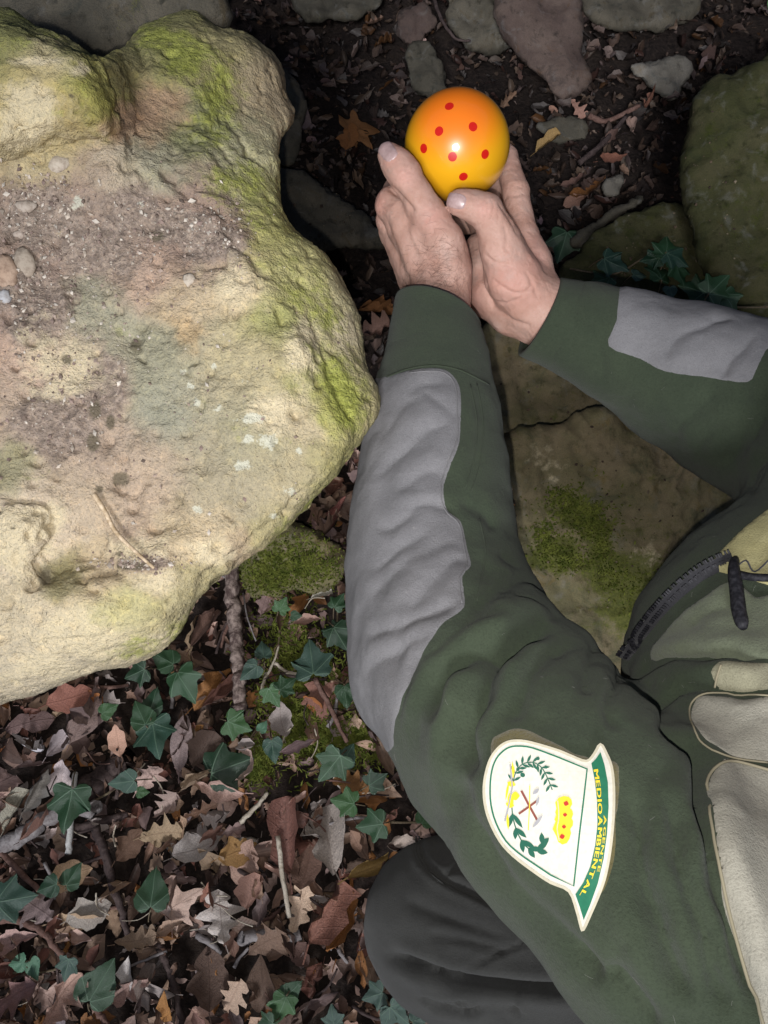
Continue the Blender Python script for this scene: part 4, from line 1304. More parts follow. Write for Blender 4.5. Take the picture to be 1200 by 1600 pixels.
# knitted cuffs: clean bands round both wrists
def cuff(pts, lean, n=56):
    ctr = np.array([c(x, y, d) for x, y, d, r in pts])
    rr = np.array([r * d / FPX for x, y, d, r in pts])
    L = smooth_line(np.concatenate([ctr, rr[:, None]], 1), 5)
    ctr, rr = L[:, :3], L[:, 3]
    T = np.gradient(ctr, axis=0)
    T /= np.linalg.norm(T, axis=1)[:, None]
    A = np.cross(T, [0, 0, 1.0])
    A /= np.linalg.norm(A, axis=1)[:, None]
    B = np.cross(T, A)
    ph = np.arange(n) * 2 * math.pi / n
    m = len(ctr)
    rings = []
    lean = np.array(lean)
    k_in = [(2, -.0050), (1, -.0042), (0, -.0034), (0, -.0008)]
    seq = k_in + [(i, 0.0008) for i in range(1, m)] + [(m - 1, -.003)]
    for i, dr in seq:
        w = 1 - sstep(0, m - 1, i)
        base = ctr[i][None] + (rr[i] + dr) * (np.cos(ph)[:, None] * A[i] + np.sin(ph)[:, None] * B[i])
        off = ((base - ctr[i]) @ lean)[:, None] * T[i] * w
        rings.append(base + off)
    V = np.concatenate(rings)
    V = V + (fbm(V, 18, 3, .5, 81) * .0016 + fbm(V, 60, 2, .5, 82) * .0006)[:, None] * (V - np.repeat(np.array([ctr[i] for i, _ in seq]), n, 0)) / .045
    F = np.array([[q * n + j, q * n + (j + 1) % n, (q + 1) * n + (j + 1) % n, (q + 1) * n + j] for q in range(len(seq) - 1) for j in range(n)])
    N = normals(V, F)
    if ((V[n * 8:n * 9] - ctr[seq[8][0]]) * N[n * 8:n * 9]).sum() < 0:
        F = F[:, ::-1]
    put('cuff', to_world(V), F, fleece, jacket)
cuff([(684, 488, .703, 67), (683, 508, .700, 69), (683, 540, .694, 76), (682, 575, .687, 83), (681, 590, .684, 84)], (.30, 0, .05))
cuff([(842, 495, .749, 64), (856, 500, .748, 66), (890, 511, .747, 71), (925, 525, .745, 77), (945, 533, .744, 79)], (.0, .05, -.25))

# ---------------- trousers
KNEE = (692, 1446, .83, 122)
def trous_fn(P):
    f = chain(P, [(700, 1440, .80, 126), (800, 1470, .80, 140), (1000, 1520, .84, 170), (1400, 1720, .93, 190)], .02)
    f = smin(f, chain(P, [(700, 1450, .82, 122), (820, 1480, .97, 105), (1050, 1560, 1.02, 90)], .02), .02)
    f = smin(f, chain(P, [(1400, 1720, .93, 190), (1500, 1500, .95, 190)], .02), .03)
    f = smin(f, chain(P, [(1400, 1700, .93, 170), (1250, 1250, .95, 130)], .02), .03)
    return f
TV, TF = extract(trous_fn, [-0.06, -0.85, 0.60], [0.85, -0.1, 1.18], 0.0075)
TV = relax(TV, TF, 2)
TV, TF = subdivide(TV, TF)
TV = relax(TV, TF, 2)
TN = normals(TV, TF)
td = 2.2 * creases(TV, TN, [([(590, 1488), (640, 1505), (710, 1528), (800, 1540), (940, 1545)], 9, .0070), ([(655, 1300), (660, 1340), (690, 1370), (740, 1395), (800, 1425)], 5, .0040),
                      ([(700, 1525), (760, 1498), (840, 1465)], 3.5, .0014), ([(665, 1568), (700, 1572), (740, 1578), (758, 1568)], 5, .0040), ([(650, 1560), (700, 1562), (740, 1562)], 4, .0028),
                      ([(798, 1570), (808, 1580), (812, 1592)], 4, .0036), ([(620, 1400), (690, 1430), (800, 1470)], 12, .0016), ([(690, 1370), (720, 1355), (760, 1340)], 5, .0020), ([(660, 1460), (730, 1470), (800, 1490)], 7, .0016)], front=0.0)
td += fbm(TV, 12, 3, 0.5, 41) * 0.006
TV = TV + TN * td[:, None]
trousers = put('trousers', to_world(TV), TF, trous, person)
TT = BVHTree.FromPolygons(TV.tolist(), tri(TF).tolist())
def on_tr(px, py, up):
    p, n = hit(TT, px, py, .85)
    n = n if n.z < 0 else -n
    return np.array(p + n * up)
for off in (0, 7):
    L = smooth_line([(655 - off * .7, 1306), (657 - off * .6, 1340 + off * .3), (688, 1371 + off), (740, 1396 + off), (800, 1427 + off)], 6)
    V, F = tube(to_world([on_tr(x, y, .0006) for x, y in L]), .0009, 5)
    put('knee_seam', V, F, trous, trousers)
zz = []
for i in range(12):
    x, y = 928 + i * .7, 1560 + i * 5
    p = on_tr(x, y, .003)
    zz.append(box(p, np.array([.003, 0, 0]), np.array([0, -.0011, 0]), np.array([0, 0, .0012])))
V, F = join(zz)
tag(put('trouser_zip', to_world(V), F, blackp.m, trousers, smooth=False), kind='stuff')

# ---------------- shoulder badge
def z2p(zx, zy):
    return (720 + zx * 280 / 1200, 1120 + zy * 360 / 1543)
# a stiff slightly bent plate laid on the sleeve: least squares quadric through the cloth behind it
qs, qd = [], []
OUT_Z = [(380, 160), (470, 172), (650, 225), (740, 262), (840, 297), (892, 250), (935, 183), (975, 245), (1010, 335), (1025, 470), (1024, 640), (1012, 800), (992, 950), (962, 1090),
         (920, 1205), (870, 1320), (820, 1427), (803, 1400), (778, 1305), (725, 1168), (600, 1110), (480, 1030), (350, 930), (262, 832), (192, 695), (161, 580), (155, 470), (170, 370), (200, 280), (250, 210), (310, 170)]
for zx in range(120, 1080, 60):
    for zy in range(150, 1450, 60):
        px, py = z2p(zx, zy)
        if sdpoly(np.array([zx * 1.0]), np.array([zy * 1.0]), OUT_Z)[0] < 60:
            p = hit(JT, px, py, .45)[0]
            a, b = (zx - 590) / 600, (zy - 800) / 600
            qs.append([1, a, b, a * a, a * b, b * b])
            qd.append(p.z)
co = np.linalg.lstsq(np.array(qs), np.array(qd), rcond=None)[0]
res = np.array(qs) @ co - np.array(qd)
lift0 = max(0.0, float(np.percentile(res, 96)))
def plate(zx, zy, lift):
    a, b = (zx - 590) / 600, (zy - 800) / 600
    d = np.array([1, a, b, a * a, a * b, b * b]) @ co - lift0 * 0.8 - lift
    px, py = z2p(zx, zy)
    return c(px, py, d)
def colour_mat(name, col, rough=0.45, n=0.12):
    m = M(name, rough, 0.4)
    m.base(m.mix(m.ramp(m.noise(400, 4, 0.6), 0.35, 0.75), col, tuple(x * (1 - n) for x in col)))
    return m.m
c_white = colour_mat('badge_white', (0.56, 0.55, 0.49))
c_white2 = colour_mat('badge_cream', (0.46, 0.43, 0.33))
c_green = colour_mat('badge_green', (0.018, 0.135, 0.075))
c_dgreen = colour_mat('badge_leaf_green', (0.02, 0.10, 0.065))
c_yel = colour_mat('badge_yellow', (0.72, 0.53, 0.03))
c_red = colour_mat('badge_red', (0.40, 0.03, 0.02))
c_brown = colour_mat('badge_brown', (0.20, 0.06, 0.045))
c_steel = colour_mat('badge_grey', (0.30, 0.30, 0.32))
import mathutils.geometry as mg
def flat(polys, lift, th=0.0006, cell=60):
    """raised flat shapes on the plate: each polygon cut into small pieces so that it follows the bend"""
    parts = []
    for poly in polys:
        P2 = np.asarray(poly, float)
        if len(P2) < 3:
            continue
        e = []
        for i in range(len(P2)):
            a, b = P2[i], P2[(i + 1) % len(P2)]
            k = max(1, int(np.linalg.norm(b - a) / cell))
            e += [a + (b - a) * t / k for t in range(k)]
        e = np.array(e)
        pts = [Vector(x) for x in e]
        if (e.max(0) - e.min(0)).max() > cell * 2:
            xs = np.arange(e[:, 0].min() + cell / 2, e[:, 0].max(), cell)
            ys = np.arange(e[:, 1].min() + cell / 2, e[:, 1].max(), cell)
            for x in xs:
                for y in ys:
                    if sdpoly(np.array([x]), np.array([y]), e)[0] < -cell * .3:
                        pts.append(Vector((x, y)))
        n = len(e)
        vs, es, fs, *_ = mg.delaunay_2d_cdt(pts, [], [list(range(n))], 1, 1e-4)
        top = [plate(v.x, v.y, lift + th) for v in vs]
        bot = [plate(v.x, v.y, lift - .0002) for v in vs]
        m = len(vs)
        F = []
        cnt = {}
        for f in fs:
            ar = sum(vs[f[i]].x * vs[f[(i + 1) % len(f)]].y - vs[f[(i + 1) % len(f)]].x * vs[f[i]].y for i in range(len(f)))
            f = list(f) if ar > 0 else list(f)[::-1]
            F.append(f)
            for i in range(len(f)):
                cnt[(f[i], f[(i + 1) % len(f)])] = 1
        for (a, b) in list(cnt):
            if (b, a) not in cnt:
                F.append([b, a, m + a, m + b])
        parts.append((to_world(np.array(top + bot)), F))
    return join(parts)
def badge_piece(name, polys, mat, lift, th=0.0005, parent=None):
    V, F = flat(polys, lift, th)
    return put(name, V, F, mat, parent, smooth=False)
def stroke(pts, wd, closed=False):
    P2 = np.asarray(pts, float)
    T = np.gradient(P2, axis=0) if not closed else (np.roll(P2, -1, 0) - np.roll(P2, 1, 0))
    T /= np.linalg.norm(T, axis=1)[:, None] + 1e-9
    Nn = np.stack([-T[:, 1], T[:, 0]], 1) * wd / 2
    if closed:
        return [[P2[i] - Nn[i], P2[(i + 1) % len(P2)] - Nn[(i + 1) % len(P2)], P2[(i + 1) % len(P2)] + Nn[(i + 1) % len(P2)], P2[i] + Nn[i]] for i in range(len(P2))]
    return [[P2[i] - Nn[i], P2[i + 1] - Nn[i + 1], P2[i + 1] + Nn[i + 1], P2[i] + Nn[i]] for i in range(len(P2) - 1)]
def leafshape(x, y, ang, L, W, round_=False):
    t = np.linspace(0, math.pi, 7)
    if not round_:
        x_, y_ = t / math.pi * L, np.sin(t) * W / 2
    else:
        x_, y_ = np.cos(t) * -.5 * L + .5 * L, np.sin(t) * W / 2
    a = np.concatenate([np.stack([x_, y_], 1), np.stack([x_[::-1], -y_[::-1]], 1)[1:-1]])
    ca, sa = math.cos(ang), math.sin(ang)
    return np.stack([x + a[:, 0] * ca - a[:, 1] * sa, y + a[:, 0] * sa + a[:, 1] * ca], 1)
badge = badge_piece('shoulder_badge', [smooth_line(OUT_Z, 3, True)], c_white, 0.0006, 0.0016, person)
badge['label'] = 'white and green shield badge on the shoulder of the near sleeve'
LV = 0.0022
INN = [(385, 196), (480, 208), (650, 270), (846, 350), (822, 560), (795, 780), (756, 1135), (605, 1062), (490, 985), (390, 915), (300, 830), (235, 710), (202, 590), (196, 470), (208, 360), (238, 280), (285, 228), (330, 203)]
badge_piece('shield_outline', stroke(smooth_line(INN[8:] + INN[:3], 3), 11) + stroke([INN[2], INN[3], (822, 560), (795, 780), (756, 1135), INN[7], INN[8]], 11), c_green, LV, .0004, badge)
badge_piece('ribbon', [[(874, 312), (905, 280), (935, 236), (962, 320), (985, 440), (990, 600), (980, 780), (957, 950), (918, 1115), (868, 1255), (823, 1362), (797, 1275), (767, 1190), (820, 1110), (868, 1000), (900, 860), (915, 720), (912, 560), (896, 420)]], c_green, LV, .0004, badge)
# crown
badge_piece('crown', [[(632, 574), (655, 542), (690, 530), (722, 536), (742, 556), (746, 585), (732, 612), (748, 630), (752, 655), (742, 682), (752, 700), (750, 728), (733, 752), (738, 780), (728, 818), (710, 846), (680, 856), (652, 838), (640, 800), (614, 752), (634, 700), (626, 690), (638, 660), (632, 640), (640, 615)]], c_yel, LV, .0006, badge)
badge_piece('crown_jewel', [leafshape(687, 575, 0.3, 38, 34), leafshape(683, 655, 0.1, 30, 26), leafshape(676, 735, 0.1, 30, 26), leafshape(660, 806, -.2, 38, 34)], c_red, LV + .0006, .0004, badge)
badge_piece('crown_band', stroke(smooth_line([(648, 560), (655, 620), (655, 690), (645, 750), (660, 830)], 3), 7), c_white2, LV + .0006, .0003, badge)
badge_piece('badge_border', stroke(smooth_line(OUT_Z, 3, True), 18, True), c_white2, .0020, .0005, badge)
# wreath
lv = []
stem1 = smooth_line([(345, 470), (365, 380), (410, 320), (480, 305), (540, 340), (580, 410), (612, 490)], 4)
stem2 = smooth_line([(340, 560), (350, 680), (390, 800), (450, 880), (520, 890), (560, 820)], 4)
lv += stroke(stem1, 7) + stroke(stem2, 8)
for i in range(2, len(stem1) - 1, 2):
    t = math.atan2(*(stem1[i + 1] - stem1[i - 1])[::-1])
    lv.append(leafshape(*stem1[i], t + 0.9, 58, 18))
    lv.append(leafshape(*stem1[i], t - 0.9, 58, 18))
lv += [leafshape(400, 380, 0.6, 34, 30, True), leafshape(505, 272, 0.6, 26, 24, True), leafshape(560, 330, 0.6, 24, 22, True), leafshape(372, 345, 0.6, 24, 22, True)]
for i, (L_, W_) in zip(range(3, len(stem2), 3), ((120, 30), (100, 32), (110, 34), (100, 36), (100, 40), (80, 36), (70, 30))):
    t = math.atan2(*(stem2[min(i + 1, len(stem2) - 1)] - stem2[i - 1])[::-1])
    lv.append(leafshape(*stem2[i], t - 0.5, L_, W_))
    lv.append(leafshape(*stem2[i], t + 0.35, L_ * .8, W_))
badge_piece('wreath', lv, c_dgreen, LV, .0004, badge)
badge_piece('tool_handles', stroke([(405, 495), (460, 600), (510, 690)], 15) + stroke([(388, 650), (460, 600), (520, 555)], 15), c_brown, LV, .0004, badge)
badge_piece('tool_heads', [leafshape(480, 520, -0.7, 60, 26), leafshape(505, 600, -1.3, 70, 20), leafshape(480, 745, -0.9, 110, 24)], c_steel, LV + .0004, .0003, badge)
badge_piece('wreath_bow', [leafshape(300, 560, -1.4, 130, 16), leafshape(310, 440, 0.3, 60, 40), leafshape(300, 580, 0.3, 60, 44), leafshape(335, 530, 0, 60, 60), leafshape(325, 510, 1.4, 100, 40), leafshape(310, 640, 1.5, 120, 18),
                           leafshape(345, 300, 1.5, 110, 16), leafshape(358, 330, 1.7, 80, 14)] + stroke([(462, 460), (460, 600), (452, 760)], 6), c_yel, LV + .0004, .0003, badge)
badge_piece('wreath_ties', stroke([(330, 320), (345, 470), (320, 600), (295, 700)], 10), c_steel, LV + .0007, .0003, badge)
# lettering that follows the ribbon, tops of the letters turned to its outer edge
def glyph(ch):
    cu = bpy.data.curves.new('lettering_curve', 'FONT')
    cu.body = ch
    cu.resolution_u = 2
    ob = bpy.data.objects.new('lettering_curve', cu)
    COL.objects.link(ob)
    dg = bpy.context.evaluated_depsgraph_get()
    me = bpy.data.meshes.new_from_object(ob.evaluated_get(dg))
    V = np.array([v.co[:2] for v in me.vertices])
    F = [list(p.vertices) for p in me.polygons]
    bpy.data.objects.remove(ob)
    bpy.data.curves.remove(cu)
    bpy.data.meshes.remove(me)
    return V, F
def lettering(text, line, hgt, wid, lift, bold=0.0):
    L = smooth_line(line, 60)
    sl = np.concatenate([[0], np.cumsum(np.linalg.norm(np.diff(L, axis=0), axis=1))])
    gl_ = [glyph(ch) for ch in text]
    wd_ = np.array([V[:, 0].max() - V[:, 0].min() + .16 for V, F in gl_])
    en_ = np.cumsum(wd_) / wd_.sum() * sl[-1]
    st_ = np.concatenate([[0], en_[:-1]])
    parts = []
    for i, ch in enumerate(text):
        if ch == ' ':
            continue
        V, F = gl_[i]
        mn, mx = V.min(0), V.max(0)
        cx = (mn[0] + mx[0]) / 2
        x = (V[:, 0] - cx) * sl[-1] / wd_.sum() * wid
        y = (V[:, 1] - mn[1]) / (mx[1] - mn[1]) * hgt
        s = (st_[i] + en_[i]) / 2
        k = min(int(np.searchsorted(sl, s)), len(L) - 2)
        p = L[k]
        t = (L[k + 1] - L[k]) / np.linalg.norm(L[k + 1] - L[k])
        up = np.array([-t[1], t[0]])
        if up[0] < 0:
            up = -up
        for off in ((0, 0), (bold, 0)):
            Q = p + (x[:, None] + off[0]) * t + y[:, None] * up
            tv = np.array([plate(a, b, lift + (.00005 if off[0] else 0)) for a, b in Q])
            parts.append((to_world(tv), F))
    return join(parts)
V, F = lettering('MEDIOAMBIENTAL', [(888, 345), (907, 470), (917, 600), (918, 740), (903, 880), (875, 1010), (833, 1120), (794, 1195)], 29, 1.0, LV + .0008, 6)
put('lettering', V, F, c_yel, badge, smooth=False)
V, F = lettering('AGENTE', [(957, 650), (955, 740), (947, 830), (932, 930), (911, 1040)], 18, 1.0, LV + .0008, 4)
put('lettering', V, F, c_yel, badge, smooth=False)
# fuzzy strip of hook fabric showing round the badge
OUTL = np.array(OUT_Z, float)
velc = cloth('olive_hook_fabric', (0.07, 0.06, 0.022), (0.11, 0.095, 0.035), sheen=.3)
bpx = [z2p(x, y) for x, y in OUT_Z]
panel('hook_patch', [z2p(*p) for p in [(215, 190), (260, 120), (350, 70), (450, 75), (560, 130), (680, 190), (760, 240), (850, 262), (900, 300), (1040, 300), (1062, 400), (1060, 560), (1040, 700), (1040, 900), (1000, 1080), (940, 1200), (820, 1300), (700, 1100), (420, 880), (270, 760), (220, 500)]], velc, .25, .6, thick=.0014, nsm=3)

# ------------------------------------------------------------------ the ball
BC = c(714, 228, .740)
BR = .0492
nu, nv = 96, 64
bvv = []
for i in range(nv + 1):
    th = math.pi * i / nv
    for j in range(nu):
        ph = 2 * math.pi * j / nu
        bvv.append([math.sin(th) * math.cos(ph), math.sin(th) * math.sin(ph), math.cos(th)])
bvv = np.array(bvv)
bff = np.array([[i * nu + j, (i + 1) * nu + j, (i + 1) * nu + (j + 1) % nu, i * nu + (j + 1) % nu] for i in range(nv) for j in range(nu)])
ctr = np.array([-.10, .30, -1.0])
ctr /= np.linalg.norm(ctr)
shade = sstep(0.35, 0.98, bvv @ ctr)  # orange-to-yellow gradient paints in light seen through translucent resin
bm_ = M('orange_ball', 0.34, 0.5)
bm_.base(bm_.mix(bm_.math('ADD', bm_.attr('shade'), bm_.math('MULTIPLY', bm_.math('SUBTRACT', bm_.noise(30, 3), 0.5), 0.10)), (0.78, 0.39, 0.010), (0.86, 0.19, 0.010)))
bm_.set(Coat_Weight=0.8, Coat_Roughness=bm_.ramp(bm_.noise(70, 6, .75, dist=1.5), .45, .7, .05, .20))
bm_.normal(bm_.bump(bm_.noise(35, 2), 0.05, 0.002))
bwc = to_world([BC])[0]
ball = thing('ball', 'glossy orange ball with red spots held in the two cupped hands', 'ball', bwc)
put('ball_skin', to_world(BC + bvv * BR), bff, bm_.m, ball, attrs={'shade': shade})
spot_m = colour_mat('red_paint', (0.55, 0.012, 0.008), .35)
def spot(px, py, r=.0052):
    dr = Vector(c(px, py, 1)).normalized()
    b = -2 * dr.dot(Vector(BC))
    cc_ = Vector(BC).length_squared - BR ** 2
    t = (-b - math.sqrt(max(b * b - 4 * cc_, 0))) / 2
    return (np.array(dr * t) - BC) / BR
dirs = [spot(686, 205), spot(739, 198), spot(758, 241), spot(707, 245), spot(662, 232), spot(724, 276), spot(702, 166)]
dirs += [np.array(v) for v in ((.9, .2, .3), (-.8, .4, .45), (.1, .5, .86), (.3, -.7, .6), (-.5, -.5, .7), (.7, .65, .2))]
for d in dirs:
    d = d / np.linalg.norm(d)
    a = np.cross(d, [0.3, 1, 0.2])
    a /= np.linalg.norm(a)
    b = np.cross(d, a)
    V, F = [d * (BR + .00025)], []
    for k in range(20):
        t = 2 * math.pi * k / 20
        p = d * BR + (a * math.cos(t) + b * math.sin(t)) * .0040
        V.append(p / np.linalg.norm(p) * (BR + .0002))
    for k in range(20):
        F.append([0, 1 + k, 1 + (k + 1) % 20])
    put('spot', to_world(np.array(V) + BC), F, spot_m, ball)
# ------------------------------------------------------------------ fallen leaves, twigs, ivy
PERSON_PX = [(590, 215), (640, 150), (714, 140), (800, 170), (800, 230), (850, 380), (880, 430), (1000, 455), (1300, 520), (1400, 1700), (600, 1620), (560, 1500), (570, 1400), (650, 1290), (560, 1110), (535, 1050), (545, 800), (600, 600), (620, 480), (585, 330)]
def in_view(px, py, margin=0):
    u, v = np.array([float(px)]), np.array([float(py)])
    return sdpoly(u, v, BP)[0] > -margin and sdpoly(u, v, PERSON_PX)[0] > -margin

def leaf_outline(kind, t, rg):
    if kind == 'oval':
        return .30 * np.sin(np.pi * t ** .85) ** .85
    if kind == 'toothed':
        return .185 * np.sin(np.pi * t ** .9) ** .75 * (1 + .10 * np.sin(t * 80))
    if kind == 'lobed':
        return .30 * np.sin(np.pi * (t * .96 + .02)) ** .6 * (1 + .42 * np.sin(2 * np.pi * 3.5 * t + .6)) * (.55 + .6 * t)
    return .12 * np.sin(np.pi * t) ** .8
def make_leaf(kind, seed, rows=11, curl=1.0, ragged=.35):
    rg = np.random.default_rng(seed)
    t = np.linspace(0, 1, rows)
    w = leaf_outline(kind, t, rg) * rg.uniform(.85, 1.2)
    w = w * (1 + .08 * rg.normal(size=rows))
    wl, wr = w.copy(), w.copy()
    for ww in (wl, wr):
        ww *= 1 + .16 * np.interp(t, np.linspace(0, 1, 6), rg.normal(size=6))
        if rg.random() < ragged:
            ww *= 1 - rg.uniform(.4, .85) * np.exp(-((t - rg.uniform(.25, .8)) / rg.uniform(.05, .13)) ** 2)
    if rg.random() < ragged * .7:
        k_ = t > rg.uniform(.6, .85)
        t = np.where(k_, t[k_].min() + (t - t[k_].min()) * .12, t)
    for ww in (wl, wr):
        ww[0], ww[-1] = .012, .006
    cx = .05 * np.sin(t * rg.uniform(1, 4) + rg.uniform(0, 6)) * t
    f1, f2, f3 = rg.uniform(-.3, .9) * curl, rg.uniform(-.5, .8) * curl, rg.uniform(-.6, .6) * curl
    tw = rg.uniform(-.8, .8) * curl
    V, U = [], []
    for i in range(rows):
        for k in (-1, -.5, 0, .5, 1):
            x = k * (wl if k < 0 else wr)[i]
            z = f1 * abs(k) ** 1.6 * w[i] + f2 * (t[i] - .5) ** 2 + f3 * x * (t[i] - .5) * 2 + .035 * curl * math.sin(t[i] * 23 + k * 2 + seed) * abs(k) + tw * x * t[i]
            V.append([cx[i] + x * (1 - .25 * abs(f1) * abs(k)), t[i] - .5, z])
            U.append([x, t[i]])
    F = [[i * 5 + k, i * 5 + k + 1, (i + 1) * 5 + k + 1, (i + 1) * 5 + k] for i in range(rows - 1) for k in range(4)]
    # stalk
    n = len(V)
    V += [[-.010, -.5, 0], [.010, -.5, 0], [cx[0] + .03 + .008, -.68, .03], [cx[0] + .03 - .008, -.68, .03]]
    U += [[0, 0]] * 4
    F.append([n, n + 3, n + 2, n + 1])
    return np.array(V), F, np.array(U)
LEAVES = {k: [make_leaf(k, i * 7 + len(k), 19 if k == 'lobed' else 12, rg_) for i, rg_ in enumerate((.8, 1.2, 1.5, 1.8, 2.2, 1.0))] for k in ('oval', 'toothed', 'lobed')}
STAR = [(0, 0), (.11, -.10), (.27, -.13), (.42, -.05), (.42, .07), (.37, .16), (.46, .27), (.51, .40), (.38, .42), (.27, .46), (.20, .57), (.11, .72), (0, .86)]
MAPLE = [(0, 0), (.10, -.10), (.28, -.13), (.46, -.04), (.36, .06), (.30, .16), (.44, .26), (.54, .40), (.36, .42), (.22, .44), (.16, .58), (.10, .78), (0, .96)]
HEART = [(0, 0), (.12, -.10), (.30, -.10), (.42, .02), (.46, .18), (.44, .30), (.38, .44), (.28, .58), (.18, .72), (.08, .86), (0, .95)]
def make_ivy(seed, shape=STAR, deep=1.0):
    rg = np.random.default_rng(seed)
    half = np.array(shape)
    pts = np.concatenate([half, (half * [-1, 1])[1:-1][::-1]])
    pts = smooth_line(pts, 2, True)
    pts = pts + rg.normal(size=pts.shape) * .012
    ctr = np.array([0, .12])
    n = len(pts)
    rings = [.4, .75, 1.0]
    V = [[*ctr, 0.0]]
    for r in rings:
        V += [[*(ctr + (p - ctr) * r), 0] for p in pts]
    V = np.array(V)
    U = V[:, :2].copy()
    a = np.arctan2(V[:, 0], V[:, 1] + .02)
    rr = np.hypot(V[:, 0], V[:, 1])
    V[:, 2] = -.28 * rr ** 2 * rg.uniform(.3, 1.3) + .05 * np.cos(a * 3.6 * 2) * rr + rg.uniform(-.25, .15) * V[:, 0] * V[:, 1] + .03 * np.sin(V[:, 1] * 9 + seed) + .10 * np.abs(V[:, 0]) * rg.uniform(0, 1)
    V[:, 1] -= .35
    F = [[0, 1 + i, 1 + (i + 1) % n] for i in range(n)]
    for q_ in range(2):
        o = 1 + q_ * n
        F += [[o + i, o + n + i, o + n + (i + 1) % n, o + (i + 1) % n] for i in range(n)]
    # polygons face up: check the winding
    f = F[0]
    cr = np.cross(V[f[1]] - V[f[0]], V[f[2]] - V[f[0]])
    if cr[2] < 0:
        F = [g[::-1] for g in F]
    return V, F, U

def leaf_material(name, colsock, ivy=False):
    m = M(name, 0.58 if not ivy else 0.42, 0.4 if not ivy else 0.5)
    col = m.objcol() if colsock == 'obj' else m.attr('tint', 'Color')
    uvn = m.n('ShaderNodeUVMap').outputs[0]
    sx = m.n('ShaderNodeSeparateXYZ')
    m.link(uvn, sx.inputs[0])
    x, t = sx.outputs[0], sx.outputs[1]
    n1 = m.noise(45, 5, 0.65, vec=m.coord('Object'))
    n2 = m.noise(300, 4, 0.7, vec=m.coord('Object'))
    ax_ = m.math('ABSOLUTE', x)
    if not ivy:
        mid = m.ramp(ax_, .006, .02, 1, 0)
        w_ = m.math('FRACT', m.math('MULTIPLY', m.math('SUBTRACT', t, m.math('MULTIPLY', ax_, 0.9)), 9.0))
        side = m.ramp(m.math('ABSOLUTE', m.math('SUBTRACT', w_, 0.5)), .0, .10, 1, 0)
        vein = m.math('MAXIMUM', mid, m.math('MULTIPLY', side, 0.55))
        k = m.mix(m.ramp(n1, .3, .7, 0, .8), m.mix(1.0, col, (0.62, 0.58, 0.56), 'MULTIPLY'), m.mix(1.0, col, (1.25, 1.15, 1.05), 'MULTIPLY'))
        k = m.mix(m.ramp(n2, .55, .75, 0, .5), k, m.mix(1.0, col, (0.35, 0.30, 0.28), 'MULTIPLY'))
        k = m.mix(m.math('MULTIPLY', vein, 0.4), k, m.mix(1.0, col, (0.6, 0.5, 0.45), 'MULTIPLY'))
        m.base(k)
        b = m.bump(vein, .5, .0012)
        b = m.bump(n1, .6, .003, b)
        m.normal(m.bump(n2, .4, .0010, b))
    else:
        ang = m.math('ABSOLUTE', m.math('ARCTAN2', x, m.math('ADD', t, .02)))
        pp = m.math('PINGPONG', ang, .44)
        rr = m.math('SQRT', m.math('ADD', m.math('MULTIPLY', x, x), m.math('MULTIPLY', t, t)))
        vein = m.ramp(m.math('MULTIPLY', pp, rr), .004, .017, 1, 0)
        fine = m.ramp(m.vor(60, 'DISTANCE_TO_EDGE'), .0, .05, 1, 0)
        k = m.mix(m.ramp(n1, .3, .7, 0, .7), m.mix(1.0, col, (0.7, 0.72, 0.75), 'MULTIPLY'), m.mix(1.0, col, (1.25, 1.2, 1.2), 'MULTIPLY'))
        k = m.mix(m.math('MULTIPLY', vein, 0.42), k, (0.16, 0.25, 0.17))
        k = m.mix(m.ramp(n2, .62, .72, 0, .35), k, (0.10, 0.10, 0.05))
        m.base(k)
        b = m.bump(vein, .35, .0010)
        b = m.bump(n1, .4, .0030, b)
        m.normal(m.bump(n2, .25, .0006, b))
        m.b.inputs['Roughness'].default_value = .34
    return m.m
lm_obj = leaf_material('dead_leaf', 'obj')
lm_stuff = leaf_material('leaf_litter', 'attr')
lm_ivy = leaf_material('ivy_leaf', 'obj', True)

def frame(yaw, pitch, roll):
    return np.array((Matrix.Rotation(yaw, 3, 'Z') @ Matrix.Rotation(pitch, 3, 'X') @ Matrix.Rotation(roll, 3, 'Y')))

TINTS = {'tan': (.42, .305, .235), 'pink': (.47, .345, .31), 'brown': (.235, .155, .12), 'dark': (.085, .055, .047), 'orange': (.31, .145, .052), 'grey': (.36, .33, .33), 'red': (.22, .105, .085), 'yellow': (.38, .27, .10), 'mauve': (.29, .215, .215), 'silver': (.58, .57, .58)}
RT = random.Random(11)
def tinted(name, v=.38):
    b = TINTS[name]
    k = RT.uniform(1 - v, 1 + v)
    k *= 1.12
    return tuple(max(.01, x * k * RT.uniform(.92, 1.08)) for x in b)

